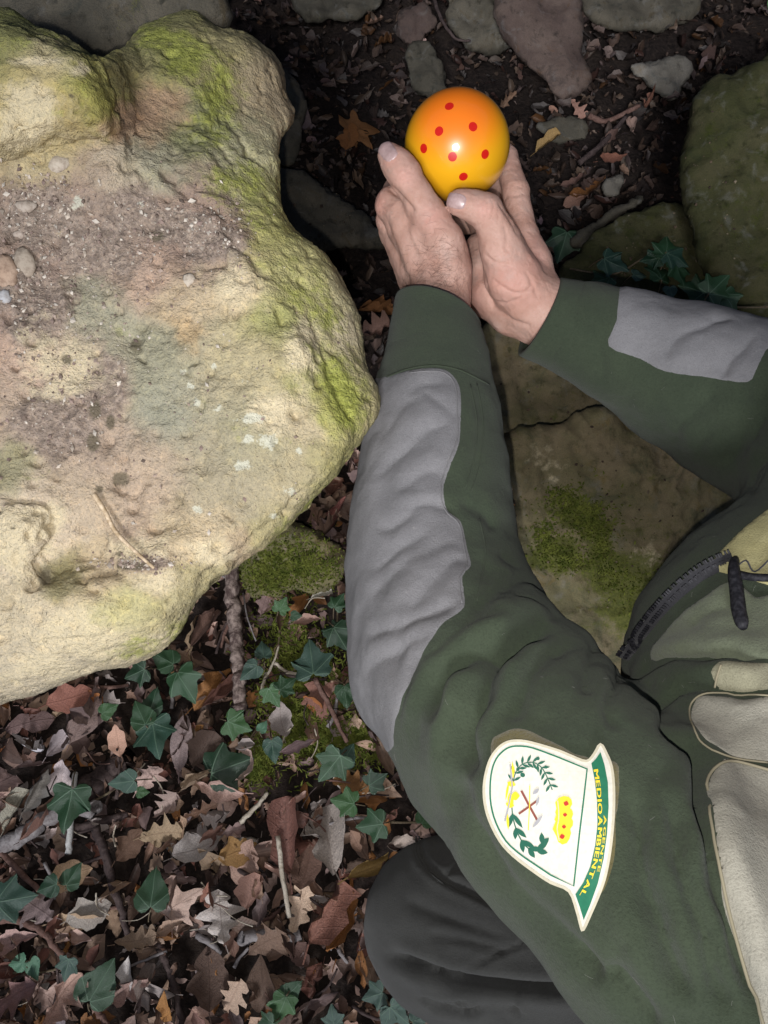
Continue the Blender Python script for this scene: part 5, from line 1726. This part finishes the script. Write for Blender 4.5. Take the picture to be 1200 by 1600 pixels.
# the mass of crumbled and buried leaves: one heap
rg = np.random.default_rng(5)
NL = 17000
bx = rg.uniform(-1.0, 1.0, NL)
by = rg.uniform(-.45, 1.75, NL)
names = ['tan', 'pink', 'brown', 'dark', 'orange', 'grey', 'red', 'mauve']
prob = np.array([.17, .12, .24, .20, .05, .07, .07, .08])
pv, pf, pu, pc = [], [], [], []
off = 0
allk = [(k, L) for k in LEAVES for L in [make_leaf(k, 100 + j, 12 if k == 'lobed' else 7, 1.0 + .35 * j, .8) for j in range(6)]]
gz = gheight(np.stack([bx, by, bx * 0], 1))
nm_i = rg.choice(len(names), NL, p=prob / prob.sum())
for i in range(NL):
    k, (LV_, LF, LU) = allk[rg.integers(len(allk)) if rg.random() < .25 else rg.integers(12)]
    s = (.008 + .040 * rg.random() ** 1.7) * (1.2 if k != 'oval' else 1) * (.72 if by[i] > .55 else 1)
    Rm = frame(rg.uniform(0, 6.28), rg.normal(0, .45), rg.normal(0, .45))
    V = LV_ * s @ Rm.T + [bx[i], by[i], gz[i] + rg.uniform(-.008, .022)]
    pv.append(V)
    pf += [[a + off for a in f] for f in LF]
    pu.append(LU)
    t = np.array(TINTS[names[nm_i[i]]]) * rg.uniform(.45, 1.1) * (.27 if by[i] > .5 else 1.0)  # far litter tinted darker, putting the shade there into its colour
    pc.append(np.tile(t, (len(V), 1)))
    off += len(V)
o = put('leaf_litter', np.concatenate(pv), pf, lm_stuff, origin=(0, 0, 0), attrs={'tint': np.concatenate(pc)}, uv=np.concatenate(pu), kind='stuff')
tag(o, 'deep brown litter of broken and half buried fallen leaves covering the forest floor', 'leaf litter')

# leaf meshes shared by the single leaves
def leaf_mesh(V, F, U, mat, name):
    me = bpy.data.meshes.new(name)
    me.from_pydata(V.tolist(), [], F)
    me.polygons.foreach_set('use_smooth', [True] * len(me.polygons))
    ul = me.uv_layers.new(name='UVMap')
    li = np.zeros(len(me.loops), np.int32)
    me.loops.foreach_get('vertex_index', li)
    ul.data.foreach_set('uv', U[li].astype(np.float32).ravel())
    me.materials.append(mat)
    return me
LM = {k: [leaf_mesh(*L, lm_obj, 'dead_leaf') for L in v] for k, v in LEAVES.items()}
LM['star'] = [leaf_mesh(*make_ivy(40 + i, MAPLE), lm_obj, 'dead_leaf') for i in range(3)]
IM = [leaf_mesh(*make_ivy(i, STAR), lm_ivy, 'leaf') for i in range(6)] + [leaf_mesh(*make_ivy(20 + i, HEART), lm_ivy, 'leaf') for i in range(3)]
WORD = {'tan': 'tan', 'pink': 'pinkish tan', 'brown': 'brown', 'dark': 'dark brown', 'orange': 'orange brown', 'grey': 'greyish', 'red': 'reddish', 'yellow': 'yellowish', 'mauve': 'mauve', 'silver': 'silvery white'}
FORM = {'oval': 'oval', 'toothed': 'toothed', 'lobed': 'lobed', 'star': 'star shaped'}
LAND = [(369, 1000, 'the thick bark stick'), (175, 1390, 'the dark forked twig'), (40, 1305, 'the weathered grey branch'), (107, 1262, 'the star shaped ivy leaf'), (242, 1152, 'the big blue green ivy leaf'),
    (355, 1199, 'the broad five lobed ivy leaf'), (238, 1394, 'the heart shaped ivy leaf'), (20, 1405, 'the veined blue green ivy leaf'), (45, 1512, 'the pair of pale green leaves'), (154, 1540, 'the slanting ivy leaf'),
    (445, 1577, 'the ivy at the foot of the litter'), (487, 1030, 'the long lobed ivy leaf'), (427, 1080, 'the ivy on the moss patch'), (518, 1198, 'the two part ivy leaf'), (565, 1275, 'the ivy by the trouser knee'),
    (448, 1285, 'the long reddish toothed leaf'), (520, 1400, 'the large pointed reddish leaf'), (423, 1462, 'the level grey stick'), (264, 1520, 'the long dark twig'), (440, 1370, 'the thin pale stalk'),
    (385, 1345, 'the crumpled bright tan leaf'), (280, 1412, 'the pink star leaf'), (120, 1440, 'the long curled tan leaf'), (272, 1060, 'the ivy under the boulder rim'), (450, 875, 'the dark mossy stone'),
    (565, 200, 'the orange star shaped leaf'), (650, 40, 'the blunt brown stone'), (668, 105, 'the pale flat stone'), (850, 80, 'the reddish pointed rock'), (745, 20, 'the grey mossy rock'), (1030, 120, 'the whitish angular stone'),
    (1120, 250, 'the tall mossy rock'), (880, 205, 'the pale green thin stone'), (960, 290, 'the small pale stone'), (945, 350, 'the long grey stone strip'), (500, 340, 'the low grey rock in the gap'), (455, 190, 'the narrow grey rock'),
    (620, 480, 'the near cuff'), (545, 720, 'the grey forearm panel'), (1000, 10, 'the dark broad rock'), (530, 10, 'the grey stone at the top'), (640, 1310, 'the trouser knee'), (600, 1570, 'the dull ivy tuft'), (790, 655, 'the small dark stone'), (700, 160, 'the ball'), (40, 1110, 'the pale boulder'), (960, 200, 'the thin red twig')]
USED = set()
def fresh(head, px, py):
    for k in range(6):
        s = head + ' ' + near(px, py, k)
        if s not in USED:
            break
    USED.add(s)
    return s
def near(px, py, k=0):
    x, y, n = sorted(LAND, key=lambda l: (l[0] - px) ** 2 + (l[1] - py) ** 2)[k]
    d = math.hypot(px - x, py - y)
    if d < 22:
        return 'right beside ' + n
    if abs(px - x) > abs(py - y):
        return ('just ' if d < 55 else '') + ('left of ' if px < x else 'right of ') + n
    return ('just ' if d < 55 else '') + ('above ' if py < y else 'below ') + n
def dead_leaf(px, py, size, ang, kind, tint, label=None, hgt=.022, pitch=None, roll=None, var=None):
    z = float(gheight([ground_at(px, py)])[0]) + hgt
    W = ground_at(px, py, z)
    s = size / FPX * gdepth(px, py, z)
    o = bpy.data.objects.new('dead_leaf', LM[kind][RT.randrange(len(LM[kind])) if var is None else var % len(LM[kind])])
    COL.objects.link(o)
    Rm = Matrix.Rotation(R(ang - 90), 3, 'Z') @ Matrix.Rotation(RT.gauss(0, .32) if pitch is None else pitch, 3, 'X') @ Matrix.Rotation(RT.gauss(0, .32) if roll is None else roll, 3, 'Y')
    o.matrix_world = Matrix.Translation(W) @ Rm.to_4x4() @ Matrix.Scale(s, 4)
    tn = tinted(tint)
    o.color = (*tn, 1)
    sz = 'small ' if size < 40 else 'large ' if size > 72 else ''
    tag(o, label or fresh('%s%s %s dead leaf' % (sz, WORD[tint], FORM[kind]), px, py), 'leaf', 'single fallen leaves on the litter')
    return o
HERO = [
    (295, 1010, 95, 80, 'toothed', 'tan'), (322, 985, 80, 60, 'oval', 'brown'), (335, 1072, 92, 50, 'oval', 'orange'), (345, 1085, 70, 220, 'oval', 'red'),
    (135, 1115, 92, 70, 'toothed', 'mauve'), (110, 1090, 70, 20, 'oval', 'red'), (45, 1130, 80, 10, 'toothed', 'mauve'), (60, 1172, 64, 160, 'lobed', 'silver'), (92, 1160, 56, 60, 'oval', 'silver'),
    (185, 1155, 50, 100, 'oval', 'tan'), (95, 1215, 60, 80, 'oval', 'silver'), (30, 1255, 90, 65, 'toothed', 'grey'), (55, 1235, 70, 70, 'oval', 'grey'), (285, 1160, 90, 85, 'toothed', 'mauve'),
    (325, 1160, 80, 60, 'oval', 'dark'), (230, 1215, 56, 50, 'lobed', 'pink'), (270, 1257, 60, 40, 'lobed', 'pink'), (345, 1232, 80, 170, 'oval', 'pink'), (310, 1218, 60, 30, 'oval', 'tan'), (385, 1200, 70, 110, 'oval', 'pink'),
    (315, 1270, 54, 20, 'lobed', 'tan'), (255, 1302, 70, 10, 'lobed', 'tan'), (285, 1300, 56, 70, 'lobed', 'tan'), (385, 1345, 74, 70, 'oval', 'tan'), (370, 1330, 66, 20, 'oval', 'yellow'), (330, 1345, 60, 130, 'oval', 'brown'),
    (310, 1325, 80, 20, 'oval', 'grey'), (270, 1385, 66, 60, 'lobed', 'pink'), (280, 1412, 74, 30, 'star', 'pink'), (345, 1435, 80, 110, 'lobed', 'silver'), (120, 1440, 96, 5, 'toothed', 'tan'), (140, 1425, 70, 20, 'oval', 'grey'),
    (60, 1420, 70, 160, 'lobed', 'mauve'), (25, 1470, 80, 20, 'oval', 'pink'), (212, 1472, 62, 5, 'lobed', 'tan'), (265, 1450, 50, 30, 'oval', 'tan'), (20, 1560, 90, 30, 'lobed', 'pink'), (95, 1560, 86, 60, 'lobed', 'pink'),
    (200, 1545, 80, 30, 'lobed', 'pink'), (232, 1525, 70, 70, 'toothed', 'mauve'), (198, 1525, 56, 85, 'oval', 'silver'), (260, 1575, 50, 100, 'oval', 'orange'), (365, 1560, 82, 60, 'lobed', 'tan'), (325, 1530, 90, 100, 'oval', 'dark'),
    (410, 1540, 86, 95, 'oval', 'dark'), (330, 1400, 60, 100, 'oval', 'red'), (150, 1595, 60, 10, 'oval', 'orange'), (395, 1380, 70, 80, 'oval', 'brown'),
    (448, 1285, 150, 95, 'toothed', 'red'), (508, 1305, 120, 110, 'oval', 'grey'), (520, 1400, 150, 62, 'toothed', 'red'), (545, 1440, 110, 70, 'oval', 'orange'), (592, 1350, 110, 20, 'toothed', 'yellow'), (470, 1420, 70, 70, 'lobed', 'pink'),
    (505, 1097, 66, 270, 'star', 'red'), (440, 1125, 54, 100, 'oval', 'grey'), (465, 1165, 56, 20, 'oval', 'grey'), (550, 1225, 62, 350, 'lobed', 'orange'), (415, 935, 50, 70, 'lobed', 'mauve'), (490, 900, 44, 140, 'oval', 'orange'),
    (468, 945, 52, 60, 'oval', 'orange'), (508, 928, 46, 20, 'toothed', 'silver'), (480, 970, 46, 10, 'oval', 'pink'), (520, 760, 70, 80, 'oval', 'red'), (510, 835, 60, 40, 'lobed', 'brown'), (530, 800, 60, 60, 'oval', 'red'),
    (590, 492, 70, 5, 'oval', 'orange'), (585, 520, 56, 20, 'lobed', 'brown'), (565, 200, 66, 30, 'star', 'orange'), (545, 215, 50, 80, 'oval', 'orange'), (585, 760, 60, 90, 'oval', 'red'),
    (862, 218, 60, 30, 'toothed', 'yellow'), (900, 285, 50, 20, 'oval', 'brown'), (1015, 165, 40, 60, 'lobed', 'red'), (955, 250, 44, 10, 'oval', 'red'), (920, 300, 60, 10, 'oval', 'orange'), (480, 200, 46, 60, 'oval', 'mauve'),
    (480, 1350, 80, 80, 'oval', 'brown'), (420, 1470, 70, 30, 'lobed', 'brown'), (60, 1300, 70, 40, 'oval', 'brown'), (200, 1320, 60, 60, 'oval', 'brown'), (190, 1380, 60, 10, 'oval', 'tan'), (110, 1370, 70, 20, 'oval', 'tan')]
DISTINCT = {(448, 1285): 'long reddish toothed leaf lying upright beside the thin pale stalk', (520, 1400): 'large pointed reddish leaf beside the dark trouser knee', (335, 1072): 'broad orange brown leaf pressed against the thick bark stick',
            (505, 1097): 'small star shaped reddish leaf on the moss below the grey sleeve', (385, 1345): 'crumpled bright tan leaf standing up from the litter', (592, 1350): 'curled striped yellowish leaf touching the trouser knee',
            (862, 218): 'narrow yellowish leaf lying on the pale green thin stone', (565, 200): 'orange star shaped leaf in the dark gap left of the ball', (295, 1010): 'long tan toothed leaf between the pale boulder and the bark stick',
            (120, 1440): 'long curled tan leaf lying flat near the split wood'}
for h in HERO:
    px, py, size, ang, kind, tint = h
    o = dead_leaf(px, py, size, ang, kind, tint, DISTINCT.get((px, py)), hgt=.026)
    if (px, py) in DISTINCT:
        del o['group']
n = 0
while n < 210:
    px, py = RT.uniform(-20, 1220), RT.uniform(-20, 1620)
    if not in_view(px, py, 6):
        continue
    if 1000 < px and 300 < py < 560:
        continue
    if px < 620 and py > 850 and RT.random() < .35:
        continue
    tint = RT.choice(['tan', 'pink', 'brown', 'brown', 'brown', 'dark', 'dark', 'grey', 'red', 'mauve', 'orange'] if py > 560 else ['brown', 'dark', 'dark', 'dark', 'dark', 'mauve', 'brown'])  # far leaves draw from darker tints, painting in the gloom there
    g = gdepth(px, py)
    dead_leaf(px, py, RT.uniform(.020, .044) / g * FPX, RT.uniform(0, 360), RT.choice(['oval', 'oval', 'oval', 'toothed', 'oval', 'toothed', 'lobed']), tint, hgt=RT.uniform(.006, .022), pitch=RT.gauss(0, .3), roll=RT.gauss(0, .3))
    n += 1

# ---------------- twigs and sticks
def bark(name, a, b, d, sc=1.0):
    m = M(name, .9, .15)
    co = m.coord()
    n1 = m.noise(70 * sc, 5, .7, dist=.4)
    n2 = m.noise(260 * sc, 4, .7)
    k = m.mix(m.ramp(n1, .35, .65), a, b)
    k = m.mix(m.ramp(n2, .5, .72, 0, .7), k, d)
    m.base(k)
    m.normal(m.bump(n2, .6, .0012, m.bump(n1, .8, .004)))
    return m.m
b_dark = bark('dark_bark', (.040, .028, .027), (.085, .062, .058), (.018, .014, .014))
b_flake = bark('flaking_bark', (.065, .043, .040), (.33, .26, .23), (.035, .025, .024))
b_grey = bark('grey_wood', (.17, .15, .15), (.27, .25, .25), (.07, .055, .055))
b_pale = bark('pale_stalk', (.44, .44, .44), (.56, .55, .53), (.30, .28, .26))
b_red = bark('red_bark', (.11, .062, .05), (.19, .115, .095), (.05, .03, .028))
b_straw = bark('straw_stalk', (.32, .27, .21), (.46, .41, .34), (.2, .16, .12))
def stick(pts, wd, mat, label, name='twig', hgt=.028, wd2=None, seed=0, rough=.06, flat_=1.0, cat='twig', nseg=5, group=None):
    P3 = []
    for i, p in enumerate(pts):
        px, py = p[:2]
        e = p[2] if len(p) > 2 else 0
        z = float(gheight([ground_at(px, py)])[0]) + hgt + e
        P3.append(ground_at(px, py, z))
    L = smooth_line(P3, nseg)
    rg_ = np.random.default_rng(seed)
    L[1:-1] += rg_.normal(size=L[1:-1].shape) * wd * .00006
    d0 = gdepth(*pts[0][:2])
    r0 = wd / 2 / FPX * d0
    r1 = (wd2 if wd2 else wd * .7) / 2 / FPX * d0
    V, F = tube(L, np.linspace(r0, r1, len(L)) * (1 + rough * rg_.normal(size=len(L))), 8, True, seed, rough)
    o = put(name, V, F, mat)
    return tag(o, label, cat, group)
stick([(362, 885), (364, 940), (369, 1000), (373, 1060), (374, 1114)], 23, b_flake, 'thick flaking bark stick standing beside the orange brown leaf', 'stick', .040, 19, 1, .035, cat='stick', nseg=10)
stick([(148, 1292), (165, 1335), (178, 1390), (190, 1420), (199, 1458)], 15, b_dark, 'dark forked twig running down from the split wood', hgt=.03, wd2=9, seed=2)
stick([(-20, 1330), (30, 1308), (90, 1272), (150, 1262)], 30, b_grey, 'weathered grey branch entering from the edge of the leaf litter', 'stick', .026, 22, 3, .05, cat='stick', nseg=8)
stick([(128, 1242), (160, 1212), (200, 1182)], 44, b_dark, 'short chunk of dark split wood beneath the star shaped ivy leaf', 'stick', .012, 34, 4, .08, cat='stick', nseg=8)
stick([(100, 1300), (150, 1286), (200, 1272)], 22, b_dark, 'dark flat wood strip crossing under the forked twig', 'stick', .016, 12, 5, .14, cat='stick')
stick([(106, 1334), (110, 1290), (114, 1240), (118, 1208)], 10, b_pale, 'smooth pale stalk passing under the star shaped ivy leaf', hgt=.030, wd2=9, seed=6, rough=.01)
stick([(-15, 1318), (20, 1350), (60, 1390)], 11, b_red, 'red brown twig below the weathered grey branch', hgt=.03, wd2=8, seed=7)
stick([(-10, 1434), (30, 1440), (64, 1452), (82, 1475), (98, 1494)], 12, b_red, 'bent red brown twig near the pair of pale green leaves', hgt=.03, wd2=8, seed=8)
stick([(146, 1570), (160, 1590), (175, 1615)], 12, b_red, 'short red brown twig at the foot of the scene', hgt=.03, wd2=10, seed=9)
stick([(376, 1466), (410, 1462), (470, 1460)], 20, b_grey, 'short grey stick lying level beside the dark hollow', 'stick', .018, 18, 10, .08, cat='stick')
stick([(308, 1462), (328, 1474), (346, 1490)], 11, b_grey, 'stubby grey twig in the dark hollow', hgt=.022, wd2=8, seed=11)
stick([(244, 1474), (262, 1510), (274, 1550), (284, 1600)], 14, b_dark, 'long dark twig below the heart shaped ivy leaf', hgt=.014, wd2=9, seed=12)
stick([(434, 1306), (440, 1360), (452, 1434)], 8, b_straw, 'thin pale stalk leaning beside the long reddish toothed leaf', hgt=.034, wd2=7, seed=13, rough=.02)
stick([(375, 1285), (400, 1262), (418, 1238)], 8, b_straw, 'slanting greenish stalk above the crumpled tan leaf', hgt=.03, wd2=6, seed=14)
stick([(493, 1060), (515, 1105), (542, 1160)], 9, b_red, 'straight brown twig lying over the star shaped reddish leaf', hgt=.036, wd2=6, seed=15)
stick([(418, 1088), (410, 1072), (425, 1040), (436, 1008)], 6, b_straw, 'curling root beside the small ivy leaves on the moss', hgt=.03, wd2=3, seed=16)
stick([(430, 1036), (455, 1052), (482, 1052)], 6, b_straw, 'pale arched root under the long lobed ivy leaf', hgt=.03, wd2=4, seed=17)
stick([(920, 180), (945, 190), (985, 172), (1000, 165)], 9, b_red, 'thin red twig in the dark leaves beside the whitish angular stone', hgt=.02, wd2=6, seed=18)
stick([(905, 255), (940, 225), (980, 180)], 10, b_dark, 'dark straight twig lying above the mossy slab', hgt=.02, wd2=7, seed=19)
stick([(676, -10), (690, 30), (712, 60), (735, 64)], 6, b_dark, 'dark root curling between the stones at the top', hgt=.05, wd2=3, seed=20)
for i in range(46):
    while True:
        px, py = RT.uniform(0, 620), RT.uniform(880, 1600)
        if in_view(px, py, -8):
            break
    a, L_ = RT.uniform(0, 6.28), RT.uniform(22, 60)
    b_ = RT.uniform(-10, 10)
    stick([(px, py, RT.uniform(0, .01)), (px + math.cos(a) * L_ / 2 - math.sin(a) * b_, py + math.sin(a) * L_ / 2 + math.cos(a) * b_), (px + math.cos(a) * L_, py + math.sin(a) * L_, RT.uniform(0, .012))], RT.uniform(1.2, 3), RT.choice([b_straw, b_red, b_dark, b_straw]),
          fresh('fine dry straw', px, py), 'straw', .026, None, 50 + i, .03, cat='straw', group='fine dry straws on the litter')

for i in range(44):
    while True:
        px, py = RT.uniform(0, 620), RT.uniform(900, 1600)
        if in_view(px, py, -4):
            break
    a, L_ = RT.uniform(0, 6.28), RT.uniform(24, 80)
    b_ = RT.uniform(-6, 6)
    stick([(px, py, RT.uniform(-.008, .004)), (px + math.cos(a) * L_ / 2 - math.sin(a) * b_, py + math.sin(a) * L_ / 2 + math.cos(a) * b_, .002), (px + math.cos(a) * L_, py + math.sin(a) * L_, RT.uniform(-.008, .006))], RT.uniform(3, 7.5), RT.choice([b_dark, b_red, b_grey, b_dark]),
          fresh('thin bare twig', px, py), 'twig', .022, None, 150 + i, .06, group='thin twigs on the litter', nseg=3)
grit('crumbs of earth and leaf scattered over the flat stones', [(890, 760, 60, 60), (980, 860, 60, 70), (860, 600, 60, 40), (1120, 300, 50, 80), (980, 400, 50, 30), (440, 880, 40, 24), (540, 350, 40, 30)], 500, RTREE, (.8, 4), [(.05, .035, .028), (.10, .07, .05), (.16, .13, .09)], 9)

# ---------------- ivy
ivstem = bark('ivy_stem', (.10, .075, .05), (.16, .13, .085), (.05, .035, .025))
IV = {'mid': (.023, .062, .026), 'dark': (.013, .040, .018), 'blue': (.028, .068, .046), 'bright': (.042, .105, .034), 'pale': (.085, .19, .115), 'dull': (.045, .085, .065)}
def ivy(label, leaves, stem=None, hgt=.042, tree=None, group=None):
    """leaves: (px, py, size px, direction of the tip in degrees, tint, mesh)"""
    zs = []
    l0 = leaves[0]
    def place(px, py, h):
        if tree is not None:
            p, n_ = hit(tree, px, py, gdepth(px, py))
            return np.array(to_world([np.array(p) * (1 - h / p.z)])[0])
        z = float(gheight([ground_at(px, py)])[0]) + h
        return ground_at(px, py, z)
    org = place(l0[0], l0[1], 0)
    root = thing('ivy_plant', label, 'ivy', org, group)
    for px, py, size, ang, tint, var in leaves:
        h = hgt + RT.uniform(-.006, .010)
        W = place(px, py, h)
        d = to_view([W])[0][2]
        o = bpy.data.objects.new('leaf', IM[var % len(IM)])
        COL.objects.link(o)
        o.parent = root
        Rm = Matrix.Rotation(R(ang - 90), 3, 'Z') @ Matrix.Rotation(RT.gauss(.05, .16), 3, 'X') @ Matrix.Rotation(RT.gauss(0, .2), 3, 'Y')
        o.matrix_local = Matrix.Translation(Vector(W) - Vector(org)) @ Rm.to_4x4() @ Matrix.Scale(.82 * size / FPX * d, 4)
        t = IV[tint]
        k = RT.uniform(.85, 1.15)
        o.color = (t[0] * k, t[1] * k, t[2] * k, 1)
        # leaf stalk
        ba = np.array(W) - .33 * size / FPX * d * np.array([math.cos(R(ang)), math.sin(R(ang)), 0])
        e = ba - .30 * size / FPX * d * np.array([math.cos(R(ang + RT.uniform(-40, 40))), math.sin(R(ang)), 0])
        e[2] -= h * .6
        V, F = tube(smooth_line([ba, (ba + e) / 2 + [0, 0, .003], e], 3), .0009, 5)
        put('leaf_stalk', V, F, ivstem, root)
    if stem:
        P3 = [place(x, y, hgt * .4) for x, y in stem]
        L = smooth_line(P3, 5)
        V, F = tube(L, .0016, 6, True, 3, .08)
        put('stem', V, F, ivstem, root)
ivy('ivy growing out from under the lower rim of the pale boulder', [(258, 1030, 54, 150, 'mid', 6), (287, 1070, 78, 300, 'mid', 0), (212, 1052, 58, 200, 'dark', 1), (238, 1098, 50, 80, 'dark', 6)], [(262, 1000), (270, 1040), (280, 1080)])
ivy('ivy with a big blue green leaf above the pale oak leaves', [(242, 1152, 84, 290, 'blue', 3), (221, 1118, 54, 120, 'mid', 7), (168, 1110, 36, 30, 'bright', 8)], [(225, 1100), (240, 1140), (250, 1170)])
ivy('ivy with a broad dark five lobed leaf lying over pink tan leaves', [(355, 1199, 96, 20, 'dark', 0), (426, 1170, 46, 280, 'blue', 7), (371, 1133, 60, 340, 'bright', 2), (410, 1136, 24, 60, 'pale', 8)], [(400, 1140), (380, 1170), (360, 1200)])
ivy('ivy with a star shaped leaf resting on the smooth pale stalk', [(107, 1262, 92, 265, 'mid', 2), (195, 1222, 50, 190, 'blue', 7), (222, 1238, 24, 0, 'bright', 8)], [(190, 1225), (150, 1250), (110, 1262)], hgt=.05)
ivy('ivy with a veined blue green leaf at the edge of the litter', [(20, 1405, 84, 10, 'blue', 1), (112, 1370, 48, 60, 'mid', 7), (76, 1386, 46, 200, 'dark', 8)], [(110, 1375), (60, 1395), (10, 1410)])
ivy('single heart shaped ivy leaf standing beside the pink star leaf', [(238, 1394, 74, 90, 'mid', 6)], [(238, 1360), (236, 1400)])
ivy('pair of small pale green leaves near the bent red brown twig', [(28, 1505, 36, 190, 'pale', 8), (51, 1513, 40, 300, 'pale', 7), (104, 1514, 48, 260, 'dull', 3)], [(20, 1520), (60, 1520), (104, 1510)])
ivy('ivy leaf slanting up beside the silvery white leaf', [(154, 1540, 84, 60, 'mid', 7)], [(140, 1575), (154, 1540)])
ivy('ivy leaves at the foot of the litter near the dark oval leaves', [(440, 1577, 60, 250, 'bright', 0), (455, 1550, 44, 40, 'mid', 6), (415, 1602, 50, 200, 'mid', 1)], [(440, 1540), (440, 1590)])
ivy('ivy with a long lobed grey green leaf beside the grey sleeve', [(487, 1030, 82, 100, 'dull', 2), (411, 1017, 36, 100, 'dull', 8), (392, 1048, 44, 220, 'dull', 7), (540, 1085, 46, 280, 'mid', 6)], [(410, 1010), (440, 1050), (487, 1040), (545, 1075)])
ivy('ivy with pale veined leaves on the moss patch', [(427, 1088, 48, 300, 'bright', 2), (448, 1070, 44, 40, 'mid', 3), (441, 946, 36, 60, 'bright', 4), (462, 962, 22, 0, 'mid', 8)], [(440, 950), (435, 1010), (430, 1090)])
ivy('dark ivy beside the elbow of the grey sleeve', [(528, 940, 38, 60, 'mid', 0), (530, 995, 60, 300, 'dark', 1), (520, 985, 44, 180, 'dark', 2)], [(528, 930), (526, 1000)])
ivy('ivy with a two part leaf above the orange lobed leaf', [(518, 1198, 72, 230, 'mid', 3), (541, 1182, 46, 60, 'blue', 7), (588, 1220, 48, 30, 'dark', 1)], [(500, 1180), (530, 1195), (588, 1222)])
ivy('ivy leaves in front of the dark trouser knee', [(538, 1253, 56, 170, 'bright', 4), (580, 1290, 64, 190, 'mid', 0), (665, 1276, 40, 60, 'bright', 8)], [(540, 1240), (570, 1280), (660, 1285)])
ivy('dull ivy tuft under the dark trouser leg at the foot of the scene', [(584, 1556, 52, 200, 'dull', 1), (622, 1585, 56, 320, 'dull', 2), (606, 1590, 40, 250, 'dull', 8), (655, 1592, 40, 20, 'dull', 7), (520, 1590, 44, 100, 'dull', 3)], [(580, 1540), (610, 1570), (650, 1600)])
ivy('glossy dark ivy trailing over the mossy slab beside the far cuff', [(880, 382, 70, 250, 'mid', 1), (960, 412, 60, 330, 'blue', 2), (938, 438, 52, 200, 'mid', 3), (997, 430, 30, 0, 'dull', 7), (1028, 420, 62, 100, 'mid', 0), (1042, 386, 60, 80, 'mid', 4),
     (1058, 402, 56, 330, 'blue', 5), (1062, 426, 58, 290, 'mid', 1), (1018, 405, 44, 190, 'dark', 2), (1048, 455, 30, 270, 'dull', 8), (1084, 452, 60, 170, 'mid', 3), (1122, 446, 64, 40, 'mid', 0), (1106, 468, 52, 270, 'blue', 4), (1140, 472, 58, 300, 'mid', 5)],
    [(890, 420), (960, 428), (1010, 402), (1050, 410), (1090, 470), (1150, 480), (1230, 478)], hgt=.045, tree=RTREE)
# fresh leaf hanging into the upper right corner
root_g = thing('green_leaf', 'bright fresh green leaf reaching into the upper right corner', 'leaf', to_world([c(1230, 10, .62)])[0])
gl = M('fresh_leaf', .5, .4)
gl.base(gl.mix(gl.ramp(gl.noise(60, 4), .3, .7), (.07, .17, .06), (.11, .25, .10)))
V_, F_, U_ = make_leaf('oval', 3, 11, .5)
V_ = V_ * .085
pc_ = c(1226, -8, .62)
V2 = np.stack([pc_[0] + V_[:, 0], pc_[1] + V_[:, 1], pc_[2] - V_[:, 2]], 1)
put('blade', to_world(V2), F_, gl.m, root_g)
V, F = tube(to_world(smooth_line([c(1218, 70, .62), c(1235, 100, .63), c(1290, 150, .70)], 5)), .0014, 6)
put('leaf_stalk', V, F, ivstem, root_g)

# ---------------- moss
mo = M('moss', .95, .1)
mo.base(mo.mix(mo.ramp(mo.noise(90, 4, .7), .3, .7), (.035, .050, .008), (.13, .145, .030)))
def moss(label, patches, n, tree=None, seed=0, L=(.004, .010)):
    r_ = random.Random(seed)
    Vs, Fs = [], []
    for i in range(n):
        a, b, sx, sy = r_.choice(patches)
        px, py = r_.gauss(a, sx), r_.gauss(b, sy)
        if tree is not None:
            q_, nn = hit(tree, px, py, gdepth(px, py))
            W = to_world([np.array(q_)])[0]
        else:
            z = float(gheight([ground_at(px, py)])[0]) + .006
            W = ground_at(px, py, z + r_.uniform(0, .012))
        a_ = r_.uniform(0, 6.28)
        l = r_.uniform(*L)
        t = np.array([math.cos(a_), math.sin(a_), 0])
        s = np.array([-t[1], t[0], 0]) * r_.uniform(.0006, .0012)
        up = np.array([0, 0, 1.0])
        k = len(Vs)
        Vs += [W - s, W + s, W + t * l * .5 + up * l * .6 + s * .8, W + t * l * .5 + up * l * .6 - s * .8, W + t * l + up * l * r_.uniform(.3, .9)]
        Fs += [[k, k + 1, k + 2, k + 3], [k + 3, k + 2, k + 4]]
    tag(put('moss', np.array(Vs), Fs, mo.m, kind='stuff'), label, 'moss')
moss('green moss cushion on the soil below the grey sleeve', [(470, 1100, 34, 26), (500, 1150, 40, 22), (450, 1020, 26, 40), (570, 1150, 30, 26), (510, 1130, 50, 40), (400, 1190, 14, 18), (480, 1060, 40, 40)], 7000, seed=2)
moss('green moss tufts on the broad flat stone between the arms', [(898, 798, 20, 9), (918, 822, 12, 10), (868, 862, 22, 9), (892, 882, 22, 8), (940, 848, 9, 20), (850, 838, 10, 10), (958, 900, 18, 14), (905, 812, 40, 30), (880, 775, 14, 8), (1000, 930, 20, 24)], 3000, RTREE, 3, (.0015, .005))
moss('short moss on the dark stone beneath the pale boulder', [(440, 870, 36, 22), (480, 890, 30, 20), (420, 900, 24, 16)], 3500, RTREE, 4, (.002, .006))
